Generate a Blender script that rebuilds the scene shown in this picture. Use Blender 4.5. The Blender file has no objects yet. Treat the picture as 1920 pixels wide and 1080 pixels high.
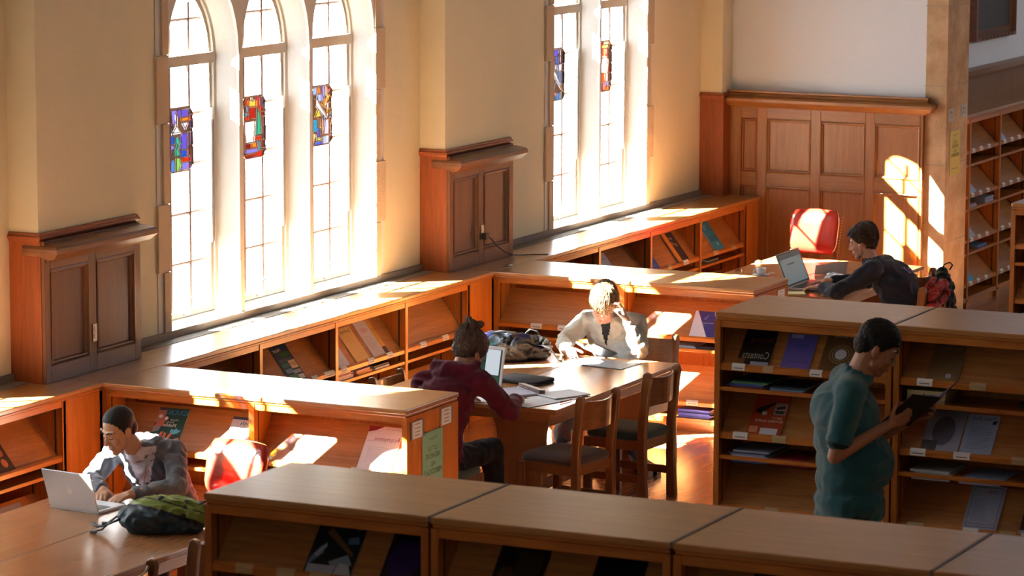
import bpy, bmesh, math, random
from mathutils import Vector, Matrix, noise
from math import pi, sin, cos, radians
random.seed(7)
SC = bpy.context.scene
COL = SC.collection

# ------------------------------------------------------------------ camera
cam_d = bpy.data.cameras.new('camera'); cam = bpy.data.objects.new('camera', cam_d); COL.objects.link(cam)
SC.camera = cam
yaw, pit, rol = radians(25.8948), radians(-8.371), radians(0.1865)
F = Vector((cos(pit)*cos(yaw), cos(pit)*sin(yaw), sin(pit)))
R = F.cross(Vector((0, 0, 1))).normalized(); U = R.cross(F)
R2 = cos(rol)*R + sin(rol)*U; U2 = -sin(rol)*R + cos(rol)*U
M = Matrix((R2, U2, -F)).transposed().to_4x4(); M.translation = Vector((-17.0043, -10.9853, 4.6066))
cam.matrix_world = M
cam_d.sensor_width = 36; cam_d.lens = 6372.94/1920*36
cam_d.clip_start = 0.5; cam_d.clip_end = 200
cam_d.dof.use_dof = True; cam_d.dof.focus_distance = 22.5; cam_d.dof.aperture_fstop = 6.3

# ------------------------------------------------------------------ light
SC.view_settings.view_transform = 'Standard'; SC.view_settings.look = 'None'
SC.view_settings.gamma = 1; SC.view_settings.use_curve_mapping = False
SC.view_settings.exposure = 0.04
wd = bpy.data.worlds.new('sky'); SC.world = wd; wd.use_nodes = True
bgn = wd.node_tree.nodes['Background']
bgn.inputs[0].default_value = (0.86, 0.93, 1.0, 1); bgn.inputs[1].default_value = 12.5
SAZ, SEL = radians(-50.2), radians(34)
sun_dir = Vector((cos(SEL)*cos(SAZ), cos(SEL)*sin(SAZ), -sin(SEL)))
sd = bpy.data.lights.new('sun', 'SUN'); so = bpy.data.objects.new('sun', sd); COL.objects.link(so)
so.rotation_euler = sun_dir.to_track_quat('-Z', 'Y').to_euler(); so.location = (0, 10, 12)
sd.energy = 420; sd.angle = radians(0.55); sd.color = (1.0, 0.93, 0.76)

def area(name, loc, target, sx, sy, energy, color, portal=False):
    l = bpy.data.lights.new(name, 'AREA'); o = bpy.data.objects.new(name, l); COL.objects.link(o)
    l.shape = 'RECTANGLE'; l.size = sx; l.size_y = sy; l.energy = energy; l.color = color
    o.location = loc; d = Vector(target) - Vector(loc)
    o.rotation_euler = d.to_track_quat('-Z', 'Y').to_euler()
    if portal: l.cycles.is_portal = True
    return o
# added fill lamp high on the opposite side of the hall, no window modelled
area('opposite_side_fill', (2, -15.6, 6.6), (2, 0, 1.5), 24, 2.6, 20, (0.80, 0.88, 1.0))
# added warm fill lamp behind the camera, to lift the bookcase fronts
area('rear_fill', (-23.6, -7, 4.6), (0, -4, 1.0), 9, 5, 165, (1.0, 0.95, 0.88))
area('far_alcove_fill', (17.5, -13, 5.5), (14.5, -1.1, 2.2), 5, 3, 260, (0.86, 0.92, 1.0))  # added fill lamp, out of view, to brighten the alcove wall
for px_, w_ in ((-2.4, 3.0), (2.93, 3.0), (8.29, 2.0)):
    area('window_portal', (px_, 1.12, 2.5), (px_, 0, 2.5), w_, 3.0, 1, (1, 1, 1), portal=True)

# ------------------------------------------------------------------ materials
def lin(c):
    return tuple(((x/12.92) if x <= 0.04045 else ((x+0.055)/1.055)**2.4) for x in c)
def hexc(h):
    h = h.lstrip('#'); return lin(tuple(int(h[i:i+2], 16)/255 for i in (0, 2, 4)))
MATS = {}
def nm(name):
    m = bpy.data.materials.new(name); m.use_nodes = True
    nt = m.node_tree; b = nt.nodes['Principled BSDF']; return m, nt, b
def plain(name, col, rough=0.5, metal=0.0, spec=0.35, coat=0.0, bump=0.0, bscale=200, sheen=0.0, var=0.0, vscale=6):
    if name in MATS: return MATS[name]
    m, nt, b = nm(name)
    if isinstance(col, str): col = hexc(col)
    b.inputs['Base Color'].default_value = (*col[:3], 1)
    b.inputs['Roughness'].default_value = rough; b.inputs['Metallic'].default_value = metal
    b.inputs['Specular IOR Level'].default_value = spec
    b.inputs['Coat Weight'].default_value = coat
    if sheen: b.inputs['Sheen Weight'].default_value = sheen
    tc = nt.nodes.new('ShaderNodeTexCoord')
    if bump:
        n = nt.nodes.new('ShaderNodeTexNoise'); n.inputs['Scale'].default_value = bscale; n.inputs['Detail'].default_value = 4
        nt.links.new(tc.outputs['Object'], n.inputs['Vector'])
        bp = nt.nodes.new('ShaderNodeBump'); bp.inputs['Strength'].default_value = bump; bp.inputs['Distance'].default_value = 0.01
        nt.links.new(n.outputs['Fac'], bp.inputs['Height']); nt.links.new(bp.outputs['Normal'], b.inputs['Normal'])
    if var:
        n = nt.nodes.new('ShaderNodeTexNoise'); n.inputs['Scale'].default_value = vscale; n.inputs['Detail'].default_value = 6
        nt.links.new(tc.outputs['Object'], n.inputs['Vector'])
        mx = nt.nodes.new('ShaderNodeMix'); mx.data_type = 'RGBA'
        mx.inputs[6].default_value = (*[c*(1-var) for c in col[:3]], 1); mx.inputs[7].default_value = (*[min(1, c*(1+var)) for c in col[:3]], 1)
        nt.links.new(n.outputs['Fac'], mx.inputs[0]); nt.links.new(mx.outputs[2], b.inputs['Base Color'])
    MATS[name] = m; return m
def wood(name, c1, c2, axis='X', rough=0.35, coat=0.35, planks=0.0):
    """varnished oak: grain stretched along one object axis"""
    if name in MATS: return MATS[name]
    m, nt, b = nm(name); N = nt.nodes.new; L = nt.links.new
    tc = N('ShaderNodeTexCoord'); mp = N('ShaderNodeMapping')
    s = {'X': (0.9, 14, 14), 'Y': (14, 0.9, 14), 'Z': (14, 14, 0.9)}[axis]
    mp.inputs['Scale'].default_value = s
    L(tc.outputs['Object'], mp.inputs['Vector'])
    n1 = N('ShaderNodeTexNoise'); n1.inputs['Scale'].default_value = 1.2; n1.inputs['Detail'].default_value = 8; n1.inputs['Distortion'].default_value = 1.6
    L(mp.outputs[0], n1.inputs['Vector'])
    mp2 = N('ShaderNodeMapping'); mp2.inputs['Scale'].default_value = tuple(v*7 if v > 1 else v*9 for v in s)
    L(tc.outputs['Object'], mp2.inputs['Vector'])
    n2 = N('ShaderNodeTexNoise'); n2.inputs['Scale'].default_value = 1.5; n2.inputs['Detail'].default_value = 3
    L(mp2.outputs[0], n2.inputs['Vector'])
    n3 = N('ShaderNodeTexNoise'); n3.inputs['Scale'].default_value = 1.1; L(tc.outputs['Object'], n3.inputs['Vector'])
    a = N('ShaderNodeMath'); a.operation = 'MULTIPLY_ADD'; a.inputs[1].default_value = 0.45; L(n2.outputs['Fac'], a.inputs[0])
    h = N('ShaderNodeMath'); h.operation = 'MULTIPLY'; h.inputs[1].default_value = 0.75; L(n1.outputs['Fac'], h.inputs[0]); L(h.outputs[0], a.inputs[2])
    rp = N('ShaderNodeValToRGB'); rp.color_ramp.elements[0].position = 0.40; rp.color_ramp.elements[1].position = 0.76
    rp.color_ramp.elements[0].color = (*c2, 1); rp.color_ramp.elements[1].color = (*c1, 1)
    L(a.outputs[0], rp.inputs[0])
    mx = N('ShaderNodeMix'); mx.data_type = 'RGBA'; mx.blend_type = 'MULTIPLY'; mx.inputs[0].default_value = 0.35
    rp2 = N('ShaderNodeValToRGB'); rp2.color_ramp.elements[0].color = (0.6, 0.55, 0.5, 1); rp2.color_ramp.elements[1].color = (1, 1, 1, 1)
    rp2.color_ramp.elements[0].position = 0.35; rp2.color_ramp.elements[1].position = 0.65
    L(n3.outputs['Fac'], rp2.inputs[0]); L(rp.outputs[0], mx.inputs[6]); L(rp2.outputs[0], mx.inputs[7])
    L(mx.outputs[2], b.inputs['Base Color'])
    b.inputs['Roughness'].default_value = rough; b.inputs['Coat Weight'].default_value = coat; b.inputs['Coat Roughness'].default_value = 0.18
    bp = N('ShaderNodeBump'); bp.inputs['Strength'].default_value = 0.05; bp.inputs['Distance'].default_value = 0.002
    L(a.outputs[0], bp.inputs['Height']); L(bp.outputs['Normal'], b.inputs['Normal'])
    MATS[name] = m; return m
OK1, OK2 = (0.50, 0.170, 0.024), (0.32, 0.090, 0.010)
RD1, RD2 = (0.26, 0.060, 0.010), (0.15, 0.028, 0.004)
TB1, TB2 = (0.46, 0.20, 0.078), (0.40, 0.162, 0.058)
PN1, PN2 = (0.27, 0.108, 0.022), (0.19, 0.066, 0.012)
oakX, oakY, oakZ = [wood('oak_'+a, OK1, OK2, a) for a in 'XYZ']
oakB = wood('oak_board', (0.42, 0.18, 0.05), (0.26, 0.095, 0.02), 'X', 0.42, 0.15)
redZ, redX = wood('red_oak_Z', RD1, RD2, 'Z', 0.4, 0.2), wood('red_oak_X', RD1, RD2, 'X', 0.4, 0.2)
pnlZ, pnlY = wood('panel_oak_Z', PN1, PN2, 'Z', 0.45, 0.2), wood('panel_oak_Y', PN1, PN2, 'Y', 0.45, 0.2)
topX = wood('top_oak_X', (0.48, 0.235, 0.075), (0.35, 0.145, 0.035), 'X', 0.32, 0.8)
tabX = wood('table_oak_X', TB1, TB2, 'X', 0.27, 0.5); tabZ = wood('table_oak_Z', TB1, TB2, 'Z', 0.35, 0.3)
chrZ, chrX = wood('chair_oak_Z', (0.25, 0.095, 0.026), (0.15, 0.05, 0.012), 'Z', 0.35, 0.4), wood('chair_oak_X', (0.25, 0.095, 0.026), (0.15, 0.05, 0.012), 'X', 0.3, 0.5)
plaster = plain('cream_plaster', (0.82, 0.76, 0.56), 0.9, bump=0.25, bscale=14, var=0.05, vscale=2.2)
plaster_w = plain('white_plaster', (0.78, 0.80, 0.84), 0.9, bump=0.1, bscale=14, var=0.02)
stone = plain('window_limestone', (0.70, 0.69, 0.66), 0.85, bump=0.2, bscale=40, var=0.06, vscale=5)
quoin = plain('quoin_limestone', (0.50, 0.42, 0.33), 0.9, bump=0.3, bscale=60, var=0.08, vscale=9)
def stone_pillar_mat():
    m, nt, b = nm('pillar_sandstone'); N = nt.nodes.new; L = nt.links.new
    tc = N('ShaderNodeTexCoord')
    n = N('ShaderNodeTexNoise'); n.inputs['Scale'].default_value = 5; n.inputs['Detail'].default_value = 10; L(tc.outputs['Object'], n.inputs['Vector'])
    rp = N('ShaderNodeValToRGB'); rp.color_ramp.elements[0].position = 0.35; rp.color_ramp.elements[0].color = (0.36, 0.235, 0.13, 1)
    rp.color_ramp.elements[1].position = 0.7; rp.color_ramp.elements[1].color = (0.55, 0.40, 0.25, 1); L(n.outputs['Fac'], rp.inputs[0])
    vo = N('ShaderNodeTexNoise'); vo.inputs['Scale'].default_value = 70; vo.inputs['Detail'].default_value = 2; L(tc.outputs['Object'], vo.inputs['Vector'])
    r2 = N('ShaderNodeValToRGB'); r2.color_ramp.elements[0].position = 0.27; r2.color_ramp.elements[1].position = 0.36
    r2.color_ramp.elements[0].color = (0.25, 0.2, 0.16, 1); r2.color_ramp.elements[1].color = (1, 1, 1, 1); L(vo.outputs['Fac'], r2.inputs[0])
    mx = N('ShaderNodeMix'); mx.data_type = 'RGBA'; mx.blend_type = 'MULTIPLY'; mx.inputs[0].default_value = 0.8
    L(rp.outputs[0], mx.inputs[6]); L(r2.outputs[0], mx.inputs[7]); L(mx.outputs[2], b.inputs['Base Color'])
    b.inputs['Roughness'].default_value = 0.9
    bp = N('ShaderNodeBump'); bp.inputs['Strength'].default_value = 0.4; bp.inputs['Distance'].default_value = 0.006
    L(vo.outputs['Fac'], bp.inputs['Height']); L(bp.outputs['Normal'], b.inputs['Normal'])
    MATS['pillar'] = m; return m
pillar_m = stone_pillar_mat()
floor_m = wood('floor_cork', (0.50, 0.22, 0.09), (0.36, 0.145, 0.055), 'X', 0.25, 0.5)
grille = plain('grey_grille', (0.16, 0.16, 0.16), 0.5, metal=0.3)
base_g = plain('grey_skirting', (0.22, 0.20, 0.18), 0.6)
white_p = plain('white_paper', (0.86, 0.87, 0.90), 0.6)
lead = plain('lead_came', (0.20, 0.13, 0.11), 0.6)
casem = plain('casement_paint', (0.42, 0.38, 0.32), 0.6)
blackm = plain('black_plastic', (0.012, 0.012, 0.014), 0.4)
metal = plain('steel', (0.6, 0.6, 0.6), 0.3, metal=1)
def glass_mat(name, col, gloss=0.06):
    m = bpy.data.materials.new(name); m.use_nodes = True; nt = m.node_tree; nt.nodes.clear(); N = nt.nodes.new
    o = N('ShaderNodeOutputMaterial'); t = N('ShaderNodeBsdfTransparent'); t.inputs[0].default_value = (*col, 1)
    g = N('ShaderNodeBsdfGlossy'); g.inputs['Roughness'].default_value = 0.05
    mx = N('ShaderNodeMixShader'); mx.inputs[0].default_value = gloss
    nt.links.new(t.outputs[0], mx.inputs[1]); nt.links.new(g.outputs[0], mx.inputs[2]); nt.links.new(mx.outputs[0], o.inputs[0])
    MATS[name] = m; return m
clear_glass = glass_mat('clear_glass', (0.97, 0.98, 0.98))
def stained(hexcol):
    k = 'stained_'+hexcol
    if k in MATS: return MATS[k]
    c = hexc(hexcol); return glass_mat(k, tuple(v*0.12 for v in c), 0.04)
def paint(h, rough=0.45):
    return plain('print_'+h+str(rough), h, rough)

# ------------------------------------------------------------------ mesh builder
class MB:
    def __init__(s): s.v = []; s.f = []; s.m = []; s.mats = []
    def mi(s, mat):
        if mat not in s.mats: s.mats.append(mat)
        return s.mats.index(mat)
    def add(s, vs, fs, mat, T=None):
        b = len(s.v); k = s.mi(mat)
        for p in vs:
            p = Vector(p); s.v.append(T @ p if T is not None else p)
        for f in fs: s.f.append([b+i for i in f]); s.m.append(k)
    def box(s, a, b, mat, T=None):
        x0, y0, z0 = a; x1, y1, z1 = b
        vs = [(x0,y0,z0),(x1,y0,z0),(x1,y1,z0),(x0,y1,z0),(x0,y0,z1),(x1,y0,z1),(x1,y1,z1),(x0,y1,z1)]
        s.add(vs, [(0,3,2,1),(4,5,6,7),(0,1,5,4),(1,2,6,5),(2,3,7,6),(3,0,4,7)], mat, T)
    def prism(s, pts, axis, a, b, mat, T=None):
        """polygon in the two other axes, extruded a..b along axis"""
        n = len(pts)
        def q(p, t):
            if axis == 'x': return (t, p[0], p[1])
            if axis == 'y': return (p[0], t, p[1])
            return (p[0], p[1], t)
        vs = [q(p, a) for p in pts] + [q(p, b) for p in pts]
        fs = [tuple(range(n))[::-1], tuple(range(n, 2*n))] + [(i, (i+1) % n, n+(i+1) % n, n+i) for i in range(n)]
        s.add(vs, fs, mat, T)
    def loft(s, rings, mat, caps=True, T=None, closed=True):
        n = len(rings[0]); vs = [p for r in rings for p in r]; fs = []
        for k in range(len(rings)-1):
            for i in range(n if closed else n-1):
                j = (i+1) % n; fs.append((k*n+i, k*n+j, (k+1)*n+j, (k+1)*n+i))
        if caps: fs.append(tuple(range(n))[::-1]); fs.append(tuple(range((len(rings)-1)*n, len(rings)*n)))
        s.add(vs, fs, mat, T)
    def tube(s, path, rad, mat, seg=8, T=None, flat=1.0, caps=True):
        P = [Vector(p) for p in path]; n = len(P)
        if not hasattr(rad, '__len__'): rad = [rad]*n
        rings = []; up = None
        for i in range(n):
            d = (P[min(i+1, n-1)] - P[max(i-1, 0)])
            if d.length < 1e-9: d = Vector((0, 0, 1))
            d.normalize()
            if up is None: up = Vector((0, 0, 1)) if abs(d.z) < 0.9 else Vector((1, 0, 0))
            a = d.cross(up).normalized(); up = a.cross(d).normalized()
            rings.append([P[i] + a*cos(2*pi*k/seg)*rad[i] + up*sin(2*pi*k/seg)*rad[i]*flat for k in range(seg)])
        s.loft(rings, mat, caps, T)
    def ell(s, c, r, mat, Rm=None, seg=14, rows=9, T=None):
        c = Vector(c); vs = []; fs = []
        for j in range(rows+1):
            th = pi*j/rows
            for i in range(seg):
                ph = 2*pi*i/seg; p = Vector((r[0]*sin(th)*cos(ph), r[1]*sin(th)*sin(ph), r[2]*cos(th)))
                if Rm is not None: p = Rm @ p
                vs.append(c+p)
        for j in range(rows):
            for i in range(seg):
                k = (i+1) % seg; fs.append((j*seg+i, (j+1)*seg+i, (j+1)*seg+k, j*seg+k))
        s.add(vs, fs, mat, T)
    def cap(s, a, b, ra, rb, mat, seg=12, T=None):
        """closed tapered capsule"""
        a = Vector(a); b = Vector(b); d = b-a; L = d.length
        if L < 1e-6: s.ell(a, (ra, ra, ra), mat, T=T); return
        d.normalize(); up = Vector((0, 0, 1)) if abs(d.z) < 0.9 else Vector((1, 0, 0))
        x = d.cross(up).normalized(); y = d.cross(x)
        rings = []
        for k in range(5):
            t = -pi/2 + (k+0.12)/5*pi/2; rings.append((a + d*sin(t)*ra, cos(t)*ra))
        rings.append((a, ra)); rings.append((b, rb))
        for k in range(1, 6):
            t = (k-0.12)/5*pi/2; rings.append((b + d*sin(t)*rb, cos(t)*rb))
        s.loft([[c + x*cos(2*pi*i/seg)*r + y*sin(2*pi*i/seg)*r for i in range(seg)] for c, r in rings], mat, True, T)
    def text(s, txt, mat, w=None, h=None, center=(0, 0), z=0.0, T=None, mirror=True, thick=0.0, bold=0.0):
        """flat lettering in the xy plane, scaled to a width and/or height; mirrored as in the photo"""
        cu = bpy.data.curves.new('t', 'FONT'); cu.body = txt; cu.size = 1; cu.resolution_u = 2; cu.align_x = 'CENTER'; cu.offset = bold
        ob = bpy.data.objects.new('t', cu); me = ob.to_mesh()
        if not me or len(me.vertices) == 0: return
        xs = [v.co.x for v in me.vertices]; ys = [v.co.y for v in me.vertices]
        W = max(xs)-min(xs); H = max(ys)-min(ys); cx = (max(xs)+min(xs))/2; cy = (max(ys)+min(ys))/2
        sx = (w/W) if w else (h/H); sy = (h/H) if h else sx
        sg = -1 if mirror else 1
        vs = [((v.co.x-cx)*sx*sg+center[0], (v.co.y-cy)*sy+center[1], z) for v in me.vertices]
        fs = [tuple(p.vertices)[::sg] for p in me.polygons]
        s.add(vs, fs, mat, T)
        ob.to_mesh_clear(); bpy.data.objects.remove(ob); bpy.data.curves.remove(cu)
    def mesh(s, name):
        me = bpy.data.meshes.new(name); me.from_pydata([tuple(v) for v in s.v], [], s.f); 
        for m in s.mats: me.materials.append(m)
        me.polygons.foreach_set('material_index', s.m); me.update()
        return me
    def build(s, name, parent=None, smooth=False, bevel=0.0, seg=1, fix=True):
        me = s.mesh(name)
        if fix:
            bm = bmesh.new(); bm.from_mesh(me); bmesh.ops.recalc_face_normals(bm, faces=bm.faces); bm.to_mesh(me); bm.free()
        o = bpy.data.objects.new(name, me); COL.objects.link(o)
        if parent is not None: o.parent = parent
        if smooth:
            for p in me.polygons: p.use_smooth = True
        if bevel:
            b = o.modifiers.new('bevel', 'BEVEL'); b.width = bevel; b.segments = seg; b.limit_method = 'ANGLE'; b.angle_limit = radians(40)
        return o
def tag(o, label=None, cat=None, group=None, kind=None):
    if label: o['label'] = label
    if cat: o['category'] = cat
    if group: o['group'] = group
    if kind: o['kind'] = kind
    return o
def thing(name, label, cat, loc=(0, 0, 0), rz=0.0, group=None):
    o = bpy.data.objects.new(name, None); COL.objects.link(o); o.empty_display_size = 0.1
    o.location = loc; o.rotation_euler = (0, 0, rz); return tag(o, label, cat, group)
def copy_tree(o, parent=None):
    c = o.copy(); COL.objects.link(c)
    if parent is not None: c.parent = parent
    for ch in [x for x in o.children]: copy_tree(ch, c)
    return c
def blob(mb, name, voxel, smooth_it=3, parent=None, fold=0.0, fscale=9.0, fn=None, seed=0.0, mats=None):
    """unite the closed shapes into one continuous skin, smooth it and (for cloth) add folds"""
    me = mb.mesh('tmp'); bm = bmesh.new(); bm.from_mesh(me); bmesh.ops.recalc_face_normals(bm, faces=bm.faces); bm.to_mesh(me); bm.free()
    o = bpy.data.objects.new('tmp', me); COL.objects.link(o)
    r = o.modifiers.new('r', 'REMESH'); r.mode = 'VOXEL'; r.voxel_size = voxel; r.use_smooth_shade = True
    if smooth_it:
        sm = o.modifiers.new('s', 'SMOOTH'); sm.iterations = smooth_it; sm.factor = 0.5
    dg = bpy.context.evaluated_depsgraph_get(); dg.update()
    out = bpy.data.meshes.new_from_object(o.evaluated_get(dg))
    out.name = name
    bpy.data.objects.remove(o); bpy.data.meshes.remove(me)
    if fold:
        ns = [v.normal.copy() for v in out.vertices]
        for v, n in zip(out.vertices, ns):
            p = v.co*fscale + Vector((seed, seed*2, 0))
            a = noise.noise(Vector((p.x, p.y, p.z*1.4)) + noise.noise_vector(p*0.6)*0.8)
            a = 1-abs(a)*2.4
            v.co += n*fold*(a-0.5)
    out.materials.clear()
    for m in (mats or mb.mats[:1]): out.materials.append(m)
    if fn:
        for p in out.polygons: p.material_index = fn(p.center, p.normal)
    else:
        for p in out.polygons: p.material_index = 0
    for p in out.polygons: p.use_smooth = True
    ob = bpy.data.objects.new(name, out); COL.objects.link(ob)
    if parent is not None: ob.parent = parent
    return ob

# ------------------------------------------------------------------ the room
D = 5.3175; H = 1.07; E = 10.6377; YW = 0.5
XL, XR, YR, ZC = -24.0, 22.0, -16.0, 9.0
def struct(o): return tag(o, kind='structure')
m = MB(); m.box((XL, YR, -0.1), (XR, YW+0.6, 0), floor_m); struct(m.build('floor'))
m = MB(); m.box((XL, YR, ZC), (XR, YW+0.6, ZC+0.2), plaster_w); struct(m.build('ceiling'))
m = MB(); m.box((XL, YR-0.2, 0), (XR, YR, ZC), plaster); struct(m.build('wall_right'))
m = MB(); m.box((XL-0.2, YR-0.2, 0), (XL, YW+0.6, ZC), plaster); struct(m.build('wall_back'))
m = MB(); m.box((XR, YR, 0), (XR+0.2, -1.1, ZC), plaster_w); struct(m.build('wall_far_end'))

# window wall with pointed openings
SILL, SPR, RISE = 1.10, 2.85, 0.52
def arch(cx, hw, z0, zs, rise, n=9):
    """outline of a pointed light, bottom left first, counter-clockwise seen from the room"""
    pts = [(cx-hw, z0), (cx+hw, z0), (cx+hw, zs)]
    # circle arcs through (hw, zs) and apex
    r = (hw*hw + rise*rise)/(2*hw)
    a_end = math.asin(min(1, rise/r))
    for k in range(1, n): 
        a = a_end*k/(n-1)
        pts.append((cx+hw-r+r*cos(a), zs+r*sin(a)))
    for k in range(n-2, -1, -1):
        a = a_end*k/(n-1)
        pts.append((cx-hw+r-r*cos(a), zs+r*sin(a)))
    return pts
def fill_with_holes(outer, holes, y, mat, mb):
    cu = bpy.data.curves.new('t', 'CURVE'); cu.dimensions = '2D'; cu.fill_mode = 'BOTH'
    for loop in [outer]+holes:
        sp = cu.splines.new('POLY'); sp.points.add(len(loop)-1)
        for p, q in zip(sp.points, loop): p.co = (q[0], q[1], 0, 1)
        sp.use_cyclic_u = True
    ob = bpy.data.objects.new('t', cu); me = ob.to_mesh()
    mb.add([(v.co.x, y, v.co.y) for v in me.vertices], [tuple(p.vertices) for p in me.polygons], mat)
    ob.to_mesh_clear(); bpy.data.objects.remove(ob); bpy.data.curves.remove(cu)
bays = [(-1, [2.03-D, 2.985-D, 3.93-D]), (0, [2.03, 2.985, 3.93]), (1, [7.825, 8.76])]
HWN, HWF, HWG = 0.452, 0.372, 0.365
allc = [c for b in bays for c in b[1]]
wall = MB()
outer = [(XL, 0), (E, 0), (E, ZC), (XL, ZC)]
holes = []
for k, cs in bays:
    # one hole per group on the room side (the stone dressings fill the edges)
    x0, x1 = cs[0]-HWN-0.12, cs[-1]+HWN+0.12
    holes.append([(x0, 1.0), (x1, 1.0), (x1, 4.2), (x0, 4.2)])
fill_with_holes(outer, holes, YW, plaster, wall)
fill_with_holes(outer, holes, YW+0.45, plaster, wall)
for h in holes:
    for i in range(4):
        a, b = h[i], h[(i+1) % 4]
        wall.add([(a[0], YW, a[1]), (b[0], YW, b[1]), (b[0], YW+0.45, b[1]), (a[0], YW+0.45, a[1])], [(0, 1, 2, 3)], plaster)
# plaster piers between the bays
XA, XB, YQ = -0.2209, 0.8457, 0.293
for k in (-3, -2, -1, 0, 1):
    wall.box((k*D+XA, YQ, H), (k*D+XB, YW+0.05, ZC), plaster)
wall.box((2*D+XA, YQ, H), (E, YW+0.05, ZC), plaster)
struct(wall.build('wall_left'))

STAIN = {}
def inside(p, q):
    c = False; n = len(q); j = n-1
    for i in range(n):
        if (q[i][1] > p[1]) != (q[j][1] > p[1]) and p[0] < (q[j][0]-q[i][0])*(p[1]-q[i][1])/(q[j][1]-q[i][1])+q[i][0]: c = not c
        j = i
    return c
def panes(mb, cx, z0, z1, dsg):
    """stained-glass emblem: coloured pieces and dark leaded ground, unit square coords, no overlaps"""
    y = YW+0.183; w = 0.300; nx, ny = 50, 70; clip = [(0.12, 0), (0.88, 0), (1, 0.085), (1, 0.915), (0.88, 1), (0.12, 1), (0, 0.915), (0, 0.085)]
    for j in range(ny):
        row = []
        for i in range(nx):
            p = ((i+0.5)/nx, (j+0.5)/ny)
            if not inside(p, clip): row.append(None); continue
            k = '120c14'
            for col, q in dsg:
                if inside(p, q): k = col
            row.append(k)
        i = 0
        while i < nx:
            e = i
            while e < nx and row[e] == row[i]: e += 1
            if row[i]:
                xa, xb, za, zb = cx-w/2+i/nx*w, cx-w/2+e/nx*w, z0+j/ny*(z1-z0), z0+(j+1)/ny*(z1-z0)
                mb.add([(xa, y, za), (xb, y, za), (xb, y, zb), (xa, y, zb)], [(0, 1, 2, 3)], lead if row[i] == '120c14' else stained(row[i]))
            i = e
def R_(x0, y0, x1, y1): return [(x0, y0), (x1, y0), (x1, y1), (x0, y1)]
V1, V2, BL, SB, TL, RE, OR, YE, WH, GR, PK, LV = '6a55c8','8f7fe0','2450c0','4f8be0','2f9fc0','d83018','f08a20','f6d040','ffffff','38b090','d884b0','b8a8f0'
D1 = [(V2,[(0.1,.97),(.34,.97),(.3,.8),(.2,.72),(.14,.78)]),(RE,R_(0,.78,.1,.93)),(V1,R_(.36,.85,.5,.97)),(V1,[(.52,.97),(.8,.97),(.88,.86),(.52,.84)]),(SB,[(.8,.97),(.9,.97),(1,.88),(.9,.88)]),
      (OR,R_(.54,.78,.84,.84)),(RE,R_(.86,.78,1,.87)),(TL,R_(0,.58,.14,.76)),('e8e8ff',[(.56,.76),(.84,.76),(.7,.64)]),(V1,R_(.86,.66,1,.77)),
      (WH,[(.3,.9),(.38,.9),(.36,.72),(.5,.62),(.16,.62),(.32,.72)]),(WH,R_(.14,.59,.56,.62)),(BL,R_(0,.44,.24,.57)),(V2,R_(0,.37,.24,.43)),(BL,[(0,.2),(.2,.36),(0,.36)]),(SB,[(0,.03),(.1,0),(.24,0),(.24,.2),(0,.16)]),
      (GR,[(.28,.55),(.42,.55),(.48,.45),(.4,.36),(.48,.26),(.3,.24),(.28,.34),(.36,.42),(.28,.48)]),('90d060',[(.3,.22),(.46,.22),(.5,.12),(.44,.02),(.3,.02),(.3,.1)]),
      (V1,R_(.52,.34,.78,.58)),('b09ad8',[(.8,.6),(.98,.6),(1,.4),(.84,.38)]),(BL,R_(.52,.22,.78,.33)),(OR,R_(.8,.23,.9,.35)),(RE,R_(.52,.14,.88,.21)),(V2,R_(.52,.02,.88,.13)),(V2,R_(.92,.05,1,.36))]
D2 = [(RE,[(.02,.88),(.14,.98),(.24,.98),(.24,.86)]),(YE,R_(.26,.84,.6,.94)),('fff0c0',R_(.38,.92,.48,.98)),(RE,R_(.62,.8,.76,.98)),(SB,[(.78,.98),(.9,.98),(1,.9),(1,.84),(.78,.84)]),(RE,R_(.64,.74,1,.82)),
      ('f0a0a0',R_(0,.76,.1,.86)),('6fb8e8',R_(.12,.76,.22,.86)),(TL,R_(0,.7,.22,.75)),(RE,R_(0,.62,.22,.69)),('c02818',R_(.24,.64,.58,.82)),(WH,[(0,.6),(.56,.6),(.5,.26),(.12,.26)]),
      (GR,[(.64,.8),(.72,.8),(.8,.6),(.84,.38),(.6,.36),(.64,.6)]),(RE,R_(.82,.66,1,.73)),(PK,R_(.86,.5,.98,.64)),('b06090',R_(.86,.28,1,.5)),('902018',R_(.1,.16,.36,.24)),(OR,R_(.38,.17,.62,.24)),(V2,R_(.12,.08,.64,.15)),
      (TL,R_(.66,.1,.78,.26)),('a02020',R_(.8,.14,1,.27)),('a02818',[(0,.06),(.1,0),(.42,0),(.42,.07)]),(RE,[(.5,0),(.86,0),(1,.06),(1,.13),(.5,.07)]),(RE,R_(.5,.28,.8,.34))]
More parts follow.
